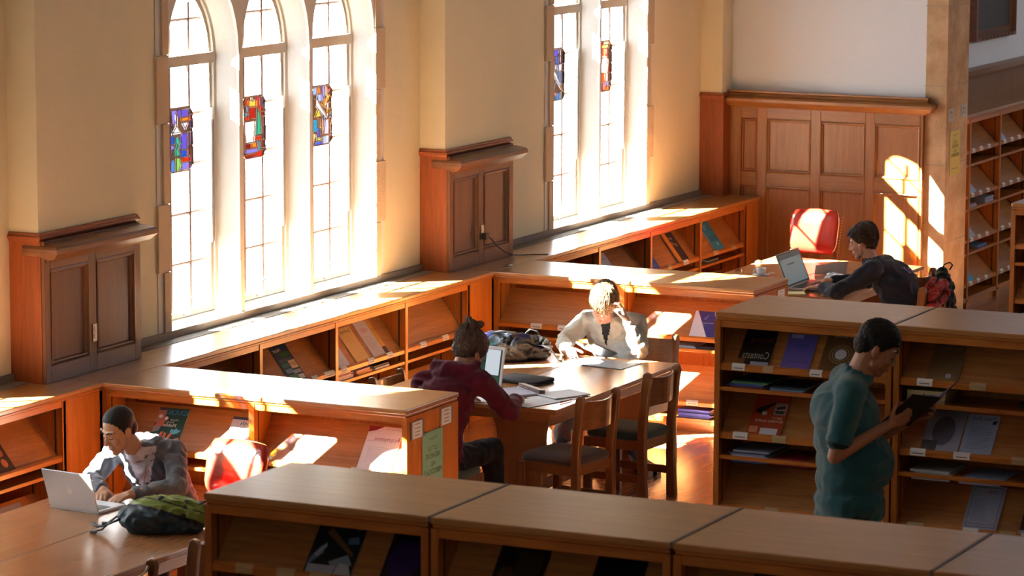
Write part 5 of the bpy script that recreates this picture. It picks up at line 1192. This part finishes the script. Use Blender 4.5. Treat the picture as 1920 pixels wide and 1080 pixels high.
# ---- standing reader
sk = skin_mat('skin_brown', (0.36, 0.17, 0.095))
root = thing('person', 'standing person with black hair in a teal polo shirt reading at the tall bookcase', 'person', (-0.62, -5.0, 0))
begin()
f = V(0.42, -0.90, 0).normalized(); r = V(f.y, -f.x, 0)
hc = V(-0.60, -5.125, 1.752); hR = frame((0.28, -0.80, -0.52))
pel, wai, che, nek = V(-0.62, -4.99, 1.00), V(-0.62, -4.985, 1.16), V(-0.625, -4.955, 1.41), V(-0.610, -5.03, 1.635)
mid = V(-0.62, -4.97, 1.545); sR, sL = mid + r*0.195, mid - r*0.195
eR, eL = V(-0.865, -4.995, 1.215), V(-0.36, -5.03, 1.225); wR, wL = V(-0.70, -5.225, 1.375), V(-0.40, -5.27, 1.375)
hipR, hipL = pel + r*0.10 - V(0, 0, 0.06), pel - r*0.10 - V(0, 0, 0.06)
kR, kL = hipR + V(0, -0.02, -0.43), hipL + V(0, -0.02, -0.43); aR, aL = kR + V(0, 0.03, -0.42), kL + V(0, 0.03, -0.42)
aR.z = aL.z = 0.09
o, P = body('body', hc, hR, pel, wai, che, nek, [(sR, eR, wR), (sL, eL, wL)], [(hipR, kR, aR), (hipL, kL, aL)],
    [dict(wrist=wR, d=(0.42, -0.85, 0.40), n=(0.75, 0.35, 0.45), thumb=(0, 0.2, 1), curl=(0.5, 0.8, 0.5)), dict(wrist=wL, d=(-0.15, -0.95, 0.40), n=(-0.85, 0.2, 0.4), thumb=(0, 0.2, 1), curl=(0.5, 0.8, 0.5))], sk, sc=1.08, jaw=1.22, w=1.12, dpt=1.25)
face_bits(P, hR, None, hairline_d, plain('lip_dark', (0.22, 0.07, 0.05), 0.5), hc)
hair_cap(P, hR, hairline_d, 'hair', None, sc=1.08, thick=0.012, front=0.052, low=-0.045, fold=0.004, fscale=50)
teal = plain('teal_pique', (0.008, 0.085, 0.105), 0.85, bump=0.35, bscale=420, sheen=0.3); teal_d = plain('dark_teal_trim', (0.004, 0.030, 0.038), 0.85)
m = MB(); torso(m, pel - V(0, 0, 0.06), wai, che, nek - V(0, 0, 0.045), sR, sL, teal, 0.026, 1.20, 1.42, 0.06); m.ell(pel - V(0, 0, 0.12), (0.19, 0.19, 0.12), teal)
m.ell(V(-0.60, -5.02, 1.14) , (0.20, 0.20, 0.19), teal)
for s, e in ((sR, eR), (sL, eL)): limb(m, (s, s*0.27+e*0.73), (0.080, 0.069), teal)
for i in range(12):
    an = 2*pi*i/12; p = V(-0.612, -5.025, 1.625) + V(0.068*cos(an), 0.068*sin(an), 0.016*sin(an)); m.ell(p, (0.018, 0.018, 0.030), teal)
def sleeve_t(c):
    best = 0
    for s_, e_ in ((sR, eR), (sL, eL)):
        ax = e_-s_; L = ax.length; d = ax/L; t = (c-s_).dot(d)/L
        if 0.5 < t < 0.90 and (c-s_-d*t*L).length < 0.080: best = max(best, t)
    return best
def fteal(c, n): return 1 if 0.79 < sleeve_t(c) < 0.86 else 0
o = blob(m, 'polo_shirt', 0.009, 4, None, fold=0.006, fscale=9, seed=41, fn=fteal, mats=[teal, teal_d])
bm = bmesh.new(); bm.from_mesh(o.data); bmesh.ops.delete(bm, geom=[v for v in bm.verts if v.co.z < 0.80], context='VERTS'); bm.to_mesh(o.data); bm.free()
m = MB(); slate = plain('charcoal_trousers', (0.018, 0.018, 0.022), 0.9)
for l in ((hipR, kR, aR), (hipL, kL, aL)): limb(m, l, (0.112, 0.085, 0.070), slate)
m.ell(pel - V(0, 0, 0.03), (0.165, 0.17, 0.15), slate); blob(m, 'trousers', 0.012, 3, None, fold=0.014, fscale=9)
shoe('shoe', None, aR, f, blackm, blackm, None); shoe('shoe', None, aL, f, blackm, blackm, None)
end(root)

# ------------------------------------------------------------------ things in use
def laptop(label, hinge_l, hinge_r, depth, lid, angle, shell, frame_m, screen_art, z=0.7505, logo=None, keysm=None):
    """hinge from the user's left to the user's right; the base runs from the hinge towards the user"""
    a, b = V(*hinge_l, z), V(*hinge_r, z); x = (b-a).normalized(); w = (b-a).length; y = V(0, 0, 1).cross(x)   # away from user
    t = thing('laptop', label, 'laptop', a); Mx = Matrix((x, y, V(0, 0, 1))).transposed().to_4x4(); t.matrix_world = Matrix.Translation(a) @ Mx
    g = MB(); g.box((0, -depth, 0), (w, 0, 0.016), shell); g.build('base', t, bevel=0.004, seg=2)
    g = MB(); nk, nr = 13, 5; km = keysm or blackm
    for j in range(nr):
        for i in range(nk): g.box((0.025+i*(w-0.05)/nk, -depth*0.56+j*depth*0.095, 0.016), (0.025+(i+0.86)*(w-0.05)/nk, -depth*0.56+(j+0.84)*depth*0.095, 0.018), km)
    tag(g.build('keyboard', t), kind='stuff') if False else g.build('keyboard', t)
    g = MB(); g.box((w*0.36, -depth*0.93, 0.016), (w*0.64, -depth*0.64, 0.0166), frame_m); g.build('trackpad', t)
    L = MB(); T = Matrix.Translation((0, 0, 0.014)) @ Matrix.Rotation(angle-pi/2, 4, 'X')   # lid local: x along, z up the lid, -y faces the user
    T = Matrix.Translation((0, 0, 0.014)) @ Matrix.Rotation(-(angle-pi/2), 4, 'X')
    L.box((0, -0.003, 0), (w, 0.005, lid), shell, T); 
    if logo:
        for q in logo: L.add([(w/2+p[0], 0.0056, lid*0.5+p[1]) for p in q], [tuple(range(len(q)))], plain('logo_white', (0.95, 0.95, 0.95), 0.4), T)
    ld = L.build('lid', t, bevel=0.003, seg=2)
    s = MB(); s.box((0.004, -0.0036, 0.004), (w-0.004, -0.003, lid-0.004), frame_m, T); 
    for i, (c, x0, z0, x1, z1) in enumerate(screen_art):
        yy = -0.0038-0.0001*i; s.add([(x0*w, yy, z0*lid), (x1*w, yy, z0*lid), (x1*w, yy, z1*lid), (x0*w, yy, z1*lid)], [(0, 1, 2, 3)], c, T)
    s.build('screen', ld)
    return t
def scr(name, col, e):
    if name in MATS: return MATS[name]
    m, nt, b = nm(name); b.inputs['Base Color'].default_value = (0.01, 0.01, 0.01, 1); b.inputs['Emission Color'].default_value = (*col, 1); b.inputs['Emission Strength'].default_value = e
    b.inputs['Roughness'].default_value = 0.25; MATS[name] = m; return m
alu = plain('aluminium_shell', (0.70, 0.72, 0.78), 0.35, metal=0.3)
apple = [[(0.0+0.017*cos(a)*(0.92 if cos(a) > 0.6 else 1), -0.002+0.018*sin(a)) for a in [2*pi*i/20 for i in range(20)]], [(-0.002, 0.018), (0.004, 0.028), (0.010, 0.030), (0.006, 0.020)]]
laptop('silver laptop with a pale fruit emblem on its lid, open at the lower left table', (-1.935, -1.215), (-1.90, -0.885), 0.235, 0.225, radians(108), alu, alu, [(scr('screen_pale', (0.5, 0.55, 0.7), 0.4), .03, .05, .97, .96)], logo=apple)
wshell = plain('white_laptop', (0.72, 0.73, 0.74), 0.35)
laptop('white laptop with dark green screen beside the maroon hoodie on the middle table', (2.50, -1.155), (2.44, -1.470), 0.235, 0.265, radians(101), wshell, wshell,
       [(scr('scr_dark', (0.012, 0.035, 0.028), 1.0), .06, .08, .94, .93), (scr('scr_white', (0.55, 0.60, 0.65), 1.0), .55, .30, .90, .92), (scr('scr_low', (0.01, 0.06, 0.04), 1.0), .08, .10, .92, .27)])
dsh = plain('dark_laptop', (0.02, 0.02, 0.022), 0.35)
laptop('dark laptop with a grey web page on screen at the far table', (7.47, -1.485), (7.98, -1.475), 0.27, 0.27, radians(112), plain('grey_laptop_base', (0.45, 0.47, 0.5), 0.4), dsh,
       [(scr('scr_grey', (0.10, 0.125, 0.13), 1.0), .05, .06, .95, .94), (scr('scr_bar', (0.02, 0.025, 0.03), 1.0), .05, .80, .95, .94), (scr('scr_line', (0.02, 0.02, 0.02), 1.0), .30, .60, .62, .65)])
# books, paper, cup
def open_book(label, c, x, n, w, h, th, cover, page, spread=0.25, name='open_book', curve=0.012, cat='book'):
    """x = reading direction across the spread, n = out of the pages"""
    x = V(x).normalized(); n = (V(n)-V(n).dot(x)*x).normalized(); y = n.cross(x); c = V(c)
    Mx = Matrix((x, y, n)).transposed().to_4x4(); Mx.translation = c
    t = thing(name, label, cat); t.matrix_world = Mx
    for s in (-1, 1):
        g = MB(); rg = []
        for i in range(9):
            u = i/8; xx = s*u*w*cos(spread); zz = u*w*sin(spread); hump = curve*sin(pi*min(1, u*1.6))*(1-u)*2
            rg.append([(xx, -h/2, zz+0.0025), (xx, h/2, zz+0.0025), (xx, h/2, zz+th+hump), (xx, -h/2, zz+th+hump)])
        g.loft(rg, page); g.build('pages', t)
    g = MB(); rg = []
    for i in range(-8, 9):
        u = abs(i)/8; xx = (1 if i > 0 else -1)*u*(w+0.004)*cos(spread); zz = u*w*sin(spread); rg.append([(xx, -h/2-0.003, zz-0.0005), (xx, h/2+0.003, zz-0.0005), (xx, h/2+0.003, zz+0.002), (xx, -h/2-0.003, zz+0.002)])
    g.loft(rg, cover); g.build('cover', t)
    return t
cream = plain('cream_page', (0.72, 0.68, 0.60), 0.7)
open_book('small open book held in one hand above a magazine by the blond reader', (3.73, -1.545, 0.808), (-0.55, -0.83, 0.10), (0.35, -0.2, 0.9), 0.125, 0.19, 0.010, blackm, cream, 0.30)
mgz = plain('magazine_page', (0.42, 0.44, 0.50), 0.5, var=0.6, vscale=26)
open_book('open magazine with dark pictures lying flat under the blond reader\'s book', (3.68, -1.615, 0.7515), (-0.10, -0.99, 0), (0, 0, 1), 0.235, 0.27, 0.003, blackm, mgz, 0.0, name='open_magazine', curve=0.003, cat='magazine')
dpage = plain('violet_page', (0.10, 0.08, 0.22), 0.6)
open_book('dark magazine held open by the standing person in teal', (-0.535, -5.365, 1.425), (0.88, -0.30, 0.05), (0.15, 0.62, 0.75), 0.19, 0.27, 0.005, plain('dark_cover', (0.010, 0.007, 0.008), 0.5, var=0.8, vscale=18), dpage, 0.32, name='open_magazine', curve=0.006, cat='magazine')
lines_m = plain('printed_lines', (0.45, 0.46, 0.52), 0.7)
def sheet(label, cx, cy, z, w, h, rz, n=14, col=None, name='paper_sheet'):
    g = MB(); g.box((-w/2, -h/2, 0), (w/2, h/2, 0.0012), col or white_p)
    for i in range(n):
        y = -h/2*0.8 + h*0.8*i/n; g.box((-w*0.38, y, 0.0012), (w*(0.38 if i % 3 else 0.2), y+0.003, 0.0015), lines_m)
    o = g.build(name); o.location = (cx, cy, z); o.rotation_euler = (0, 0, rz); return tag(o, label, 'paper', 'loose papers on the middle table' if cx > 1 and cx < 4 else 'papers on the far table')
sheet('blank white sheet at the near corner of the middle table by the maroon sleeve', 2.13, -1.56, 0.7512, 0.21, 0.28, radians(20), 0)
sheet('printed sheet at the near edge of the middle table in front of the binder', 2.13, -1.84, 0.7530, 0.22, 0.30, radians(72), 16)
sheet('printed sheet partly under the others, right of the binder on the middle table', 2.36, -1.90, 0.7512, 0.24, 0.30, radians(60), 14)
g = MB(); g.box((-0.11, -0.14, 0), (0.11, 0.14, 0.008), white_p); g.box((-0.112, -0.142, 0), (0.112, 0.142, 0.0015), blackm)
o = g.build('notepad'); o.location = (2.46, -1.90, 0.7545); o.rotation_euler = (0, 0, radians(62)); tag(o, 'white notepad with black backing at the near long edge of the middle table', 'notepad')
t = thing('ring_binder', 'open ring binder with dark spine on the middle table', 'binder', (2.475, -1.66, 0.7525), radians(-38))
g = MB(); g.box((-0.24, -0.14, 0), (-0.012, 0.14, 0.012), plain('lilac_paper', (0.55, 0.56, 0.68), 0.7)); g.build('page_block', t)
g = MB(); g.box((-0.245, -0.15, -0.001), (0.0, 0.15, 0.001), plain('binder_cover', (0.10, 0.07, 0.09), 0.5)); g.prism([(-0.01, 0), (0.035, 0), (0.035, 0.032), (-0.01, 0.036)], 'y', -0.15, 0.15, plain('binder_spine', (0.16, 0.10, 0.10), 0.4)); g.build('cover', t, bevel=0.003)
g = MB()
for y in (-0.08, 0.0, 0.08): g.tube([(-0.035+0.018*cos(a), y, 0.014+0.016*sin(a)) for a in [pi*i/8 for i in range(9)]], 0.002, metal, 6)
g.build('rings', t)
g = MB(); g.tube([(0, 0, 0), (0.12, 0.02, 0)], 0.0045, plain('red_pen', (0.55, 0.02, 0.02), 0.3), 8); g.ell((0.125, 0.021, 0), (0.006, 0.0045, 0.0045), blackm, seg=8, rows=5)
o = g.build('pen', smooth=True); o.location = (2.19, -2.01, 0.757); o.rotation_euler = (0, 0, radians(-18)); tag(o, 'red pen at the edge of the middle table beside the papers', 'pen')
g = MB(); g.tube([(0, 0, 0), (0.13, 0, 0)], 0.004, blackm, 8); o = g.build('pen', smooth=True); o.location = (2.60, -1.60, 0.771); o.rotation_euler = (0, 0, radians(-55)); tag(o, 'black pen lying across the open ring binder', 'pen')
g = MB(); rg = []
for zz, k_ in ((0, 0.96), (0.006, 1), (0.020, 1), (0.026, 0.97)): rg.append([(0.17*k_*(1 if cos(a) > 0 else -1)*abs(cos(a))**0.25, 0.12*k_*(1 if sin(a) > 0 else -1)*abs(sin(a))**0.25, zz) for a in [2*pi*i/28 for i in range(28)]])
g.loft(rg, plain('black_neoprene', (0.018, 0.022, 0.030), 0.8)); o = g.build('laptop_sleeve', smooth=True); o.location = (2.82, -1.46, 0.7515); o.rotation_euler = (0, 0, radians(80)); tag(o, 'black laptop sleeve lying behind the white laptop', 'laptop sleeve')
# far table
wc = plain('white_china', (0.74, 0.75, 0.78), 0.2, coat=0.5)
t = thing('coffee_cup', 'white coffee cup on a saucer at the far table', 'cup', (8.10, -1.015, 0.7505))
g = MB(); prof = [(0.02, 0.008), (0.030, 0.012), (0.036, 0.03), (0.040, 0.062), (0.0375, 0.062), (0.033, 0.03), (0.026, 0.015)]
g.loft([[(r_*cos(2*pi*i/24), r_*sin(2*pi*i/24), z_) for i in range(24)] for r_, z_ in prof], wc); g.build('bowl', t, smooth=True)
g = MB(); g.tube([(-0.030, 0.024, 0.052), (-0.052, 0.038, 0.052), (-0.058, 0.042, 0.034), (-0.044, 0.034, 0.018), (-0.026, 0.02, 0.018)], 0.0055, wc, 8); g.build('handle', t, smooth=True)
g = MB(); g.loft([[(r_*cos(2*pi*i/28), r_*sin(2*pi*i/28), z_) for i in range(28)] for r_, z_ in ((0.03, 0), (0.068, 0.008), (0.070, 0.011), (0.03, 0.005))], wc); g.build('saucer', t, smooth=True)
g = MB(); g.tube([(0.03, -0.05, 0.018), (0.065, -0.075, 0.016)], [0.004, 0.007], metal, 8); g.ell((0.07, -0.08, 0.016), (0.012, 0.009, 0.005), metal, seg=10, rows=6); g.build('spoon', t, smooth=True)
yl = plain('yellow_note', (0.72, 0.70, 0.36), 0.7)
g = MB(); g.box((-0.085, -0.06, 0), (0.085, 0.06, 0.012), yl); o = g.build('notepad'); o.location = (7.262, -1.62, 0.7512); o.rotation_euler = (0, 0, radians(-62)); tag(o, 'pale yellow notepad at the near edge of the far table', 'notepad')
# crumpled receipts, folded paper standing behind the laptop
g = MB(); rg = []
for i in range(9):
    u = i/8; rg.append([(-0.13+0.26*u, 0.0+0.012*sin(u*7), 0.0), (-0.13+0.26*u, -0.05-0.01*sin(u*5), 0.085+0.03*u), (-0.13+0.26*u, -0.052-0.01*sin(u*5), 0.086+0.03*u), (-0.13+0.26*u, -0.002+0.012*sin(u*7), 0.0)])
g.loft(rg, plain('bluish_paper', (0.62, 0.66, 0.76), 0.7)); o = g.build('folded_paper'); o.location = (8.38, -1.50, 0.7512); o.rotation_euler = (0, 0, radians(-60)); tag(o, 'bluish folded paper standing up beyond the dark laptop', 'paper')
m = MB(); rnd = random.Random(4)
for i in range(9): m.ell((rnd.uniform(-.07, .07), rnd.uniform(-.06, .06), 0.016+rnd.uniform(0, 0.022)), (rnd.uniform(.03, .05), rnd.uniform(.02, .04), 0.015), white_p, Matrix.Rotation(rnd.uniform(0, 3), 3, 'Z'))
o = blob(m, 'tissue', 0.006, 1, None, fold=0.014, fscale=32, seed=2); o.location = (8.10, -1.62, 0.7515); tag(o, 'crumpled white tissue beside the dark laptop', 'tissue')
# bags
navyb = plain('navy_nylon', (0.012, 0.030, 0.055), 0.55, bump=0.3, bscale=120, sheen=0.3); blkn = plain('black_nylon', (0.008, 0.009, 0.011), 0.6, bump=0.3, bscale=120)
greenn = plain('olive_green_nylon', (0.14, 0.19, 0.020), 0.6, bump=0.3, bscale=120); slaten = plain('slate_nylon', (0.022, 0.045, 0.062), 0.55, bump=0.3, bscale=120)
t = thing('backpack', 'olive green and slate blue backpack lying on the lower left table', 'backpack', (-2.12, -1.72, 0.752), radians(-60))
m = MB()
m.ell((0.0, 0, 0.085), (0.20, 0.155, 0.085), slaten); m.ell((-0.10, 0.0, 0.075), (0.125, 0.145, 0.075), slaten); m.ell((0.15, 0.0, 0.075), (0.12, 0.14, 0.075), slaten)
m.ell((0.02, 0.02, 0.115), (0.19, 0.12, 0.065), slaten); m.cap((-0.14, -0.08, 0.045), (0.18, -0.09, 0.045), 0.044, 0.044, slaten); m.cap((-0.14, 0.09, 0.045), (0.2, 0.09, 0.045), 0.044, 0.044, slaten)
def fbag(c, n):
    s_ = c.z*1.0 + c.x*0.34 + c.y*0.35
    if c.z < 0.035: return 0
    if s_ > 0.095: return 1 if not (0.148 < s_ < 0.156) else 2
    if s_ > 0.075 or c.x > 0.17: return 2
    return 0
o = blob(m, 'shell', 0.007, 4, t, fold=0.012, fscale=14, seed=5, fn=fbag, mats=[slaten, greenn, blkn])
m = MB(); zmin = 0
m.tube([(-0.21, -0.03, 0.07), (-0.255, -0.03, 0.05), (-0.29, 0.0, 0.03), (-0.33, 0.02, 0.02), (-0.36, 0.06, 0.03)], 0.013, blkn, 8, flat=0.45); m.build('shoulder_strap', t, smooth=True)
m = MB(); m.tube([(-0.20, 0.05, 0.09), (-0.26, 0.02, 0.05), (-0.31, -0.03, 0.012), (-0.34, -0.05, 0.012)], 0.011, blkn, 8, flat=0.4); m.build('shoulder_strap', t, smooth=True)
for a_, b_ in (((-0.37, -0.07, 0.002), (-0.33, -0.04, 0.016)), ((-0.31, 0.0, 0.03), (-0.28, 0.03, 0.045))):
    m = MB(); m.box(a_, b_, plain('grey_buckle', (0.18, 0.2, 0.22), 0.4)); m.build('buckle', t, bevel=0.003)
m = MB(); m.tube([(0.19, -0.03, 0.135), (0.23, -0.02, 0.155), (0.245, 0.02, 0.15), (0.20, 0.04, 0.14)], 0.009, blkn, 8, flat=0.6); m.build('grab_handle', t, smooth=True)
m = MB(); m.tube([(-0.05, -0.115, 0.12), (0.0, -0.02, 0.183), (0.02, 0.08, 0.165)], 0.012, blkn, 8, flat=0.4); m.tube([(0.12, -0.13, 0.09), (0.13, -0.03, 0.16), (0.13, 0.07, 0.15)], 0.012, blkn, 8, flat=0.4); m.build('compression_strap', t, smooth=True)
t = thing('backpack', 'navy blue and black backpack lying on the middle table behind the white laptop', 'backpack', (3.55, -1.01, 0.752), radians(-42))
m = MB()
m.ell((-0.13, 0, 0.10), (0.125, 0.13, 0.10), navyb); m.ell((0.0, 0, 0.095), (0.19, 0.13, 0.088), navyb); m.ell((0.15, 0.0, 0.075), (0.14, 0.12, 0.078), navyb); m.cap((-0.12, -0.08, 0.045), (0.2, -0.08, 0.045), 0.044, 0.044, navyb); m.ell((0.04, -0.05, 0.13), (0.12, 0.06, 0.05), navyb)
blob(m, 'shell', 0.007, 4, t, fold=0.018, fscale=15, seed=15, fn=lambda c, n: 1 if c.x > -0.02 or c.z < 0.05 else 0, mats=[navyb, blkn])
m = MB(); m.tube([(0.15, -0.10, 0.11), (0.22, -0.14, 0.09), (0.26, -0.15, 0.03), (0.27, -0.17, 0.008), (0.275, -0.21, 0.006)], 0.012, blkn, 8, flat=0.45); m.build('shoulder_strap', t, smooth=True)
m = MB(); m.tube([(-0.22, 0.03, 0.11), (-0.20, 0.0, 0.185), (-0.10, -0.02, 0.205), (0.02, -0.02, 0.19)], 0.007, plain('zip_grey', (0.25, 0.27, 0.3), 0.4), 6, flat=0.6); m.build('zipper', t, smooth=True)
m = MB(); m.tube([(0.10, 0.02, 0.165), (0.14, 0.03, 0.195), (0.19, 0.02, 0.18), (0.21, 0.01, 0.145)], 0.009, blkn, 8, flat=0.6); m.build('grab_handle', t, smooth=True)
# bag on the chair back, red cloth
t = thing('shoulder_bag', 'black bag hanging on the chair beside the man at the far table', 'bag', (8.22, -2.50, 0.45))
m = MB(); m.ell((0.0, 0.0, 0.20), (0.13, 0.10, 0.20), blkn); m.ell((-0.02, 0.0, 0.32), (0.07, 0.07, 0.13), blkn); m.ell((0.0, 0, 0.10), (0.15, 0.11, 0.10), blkn)
blob(m, 'shell', 0.009, 4, t, fold=0.02, fscale=10, seed=25)
m = MB(); m.tube([(-0.03, 0.0, 0.43), (-0.045, -0.02, 0.475), (-0.03, -0.06, 0.495), (0.0, -0.075, 0.47), (0.0, -0.05, 0.43)], 0.007, blkn, 8, flat=0.7); m.build('carry_loop', t, smooth=True)
redc = plain('red_cotton', (0.30, 0.006, 0.010), 0.8, bump=0.3, bscale=200, sheen=0.3)
m = MB()
for (a, b, r0, r1) in (((7.34, -2.70, 0.80), (7.60, -2.71, 0.86), 0.030, 0.034), ((7.34, -2.71, 0.72), (7.60, -2.72, 0.76), 0.032, 0.030), ((7.36, -2.72, 0.62), (7.58, -2.72, 0.66), 0.034, 0.028), ((7.62, -2.70, 0.87), (7.66, -2.72, 0.78), 0.024, 0.02), ((7.40, -2.66, 0.86), (7.60, -2.64, 0.885), 0.02, 0.02)): m.cap(a, b, r0, r1, redc)
o = blob(m, 'red_jacket', 0.008, 4, None, fold=0.03, fscale=14, seed=35); tag(o, 'red garment draped over the chair back behind the man at the far table', 'garment')
# small white coaster-like cap on the ledge corner
m = MB(); m.loft([[(r_*cos(2*pi*i/20), r_*sin(2*pi*i/20), z_) for i in range(20)] for r_, z_ in ((0.02, 0), (0.025, 0.004), (0.02, 0.012), (0.005, 0.013))], metal)
o = m.build('desk_grommet', smooth=True); o.location = (5.62, 0.02, H+0.0005); tag(o, 'small shiny round cap on the ledge corner below the middle pier', 'cap')
# unseen evergreen, added to shade part of the nearest window
tw = plain('pale_bark', (0.25, 0.2, 0.15), 0.9)
def evergreen(x, y, label, seed, hgt=6.5):
    rnd = random.Random(seed); t = thing('added_shade_tree', label, 'tree', (x, y, -0.1)); m = MB(); leaf = plain('outdoor_leaf', (0.05, 0.09, 0.04), 0.7)
    m.tube([(0, 0, 0), (0.02, 0, 3), (0, 0.02, hgt-0.2)], [0.12, 0.08, 0.02], tw, 8); m.build('trunk', t, smooth=True)
    lf = MB(); n = 26
    for i in range(n):
        z = 0.9+(hgt-1.0)*i/n; r = 0.66*min(1.0, (hgt-z)/1.6+0.12)
        lf.ell((rnd.uniform(-.05, .05), rnd.uniform(-.05, .05), z), (r, r, 0.30), leaf, seg=12, rows=7)
    blob(lf, 'foliage', 0.07, 1, t, fold=0.10, fscale=6, seed=seed)
evergreen(-3.33-0.616*5.0, 0.7+0.788*5.0, 'narrow evergreen tree added outside, out of view, to shade the nearest window', 3)
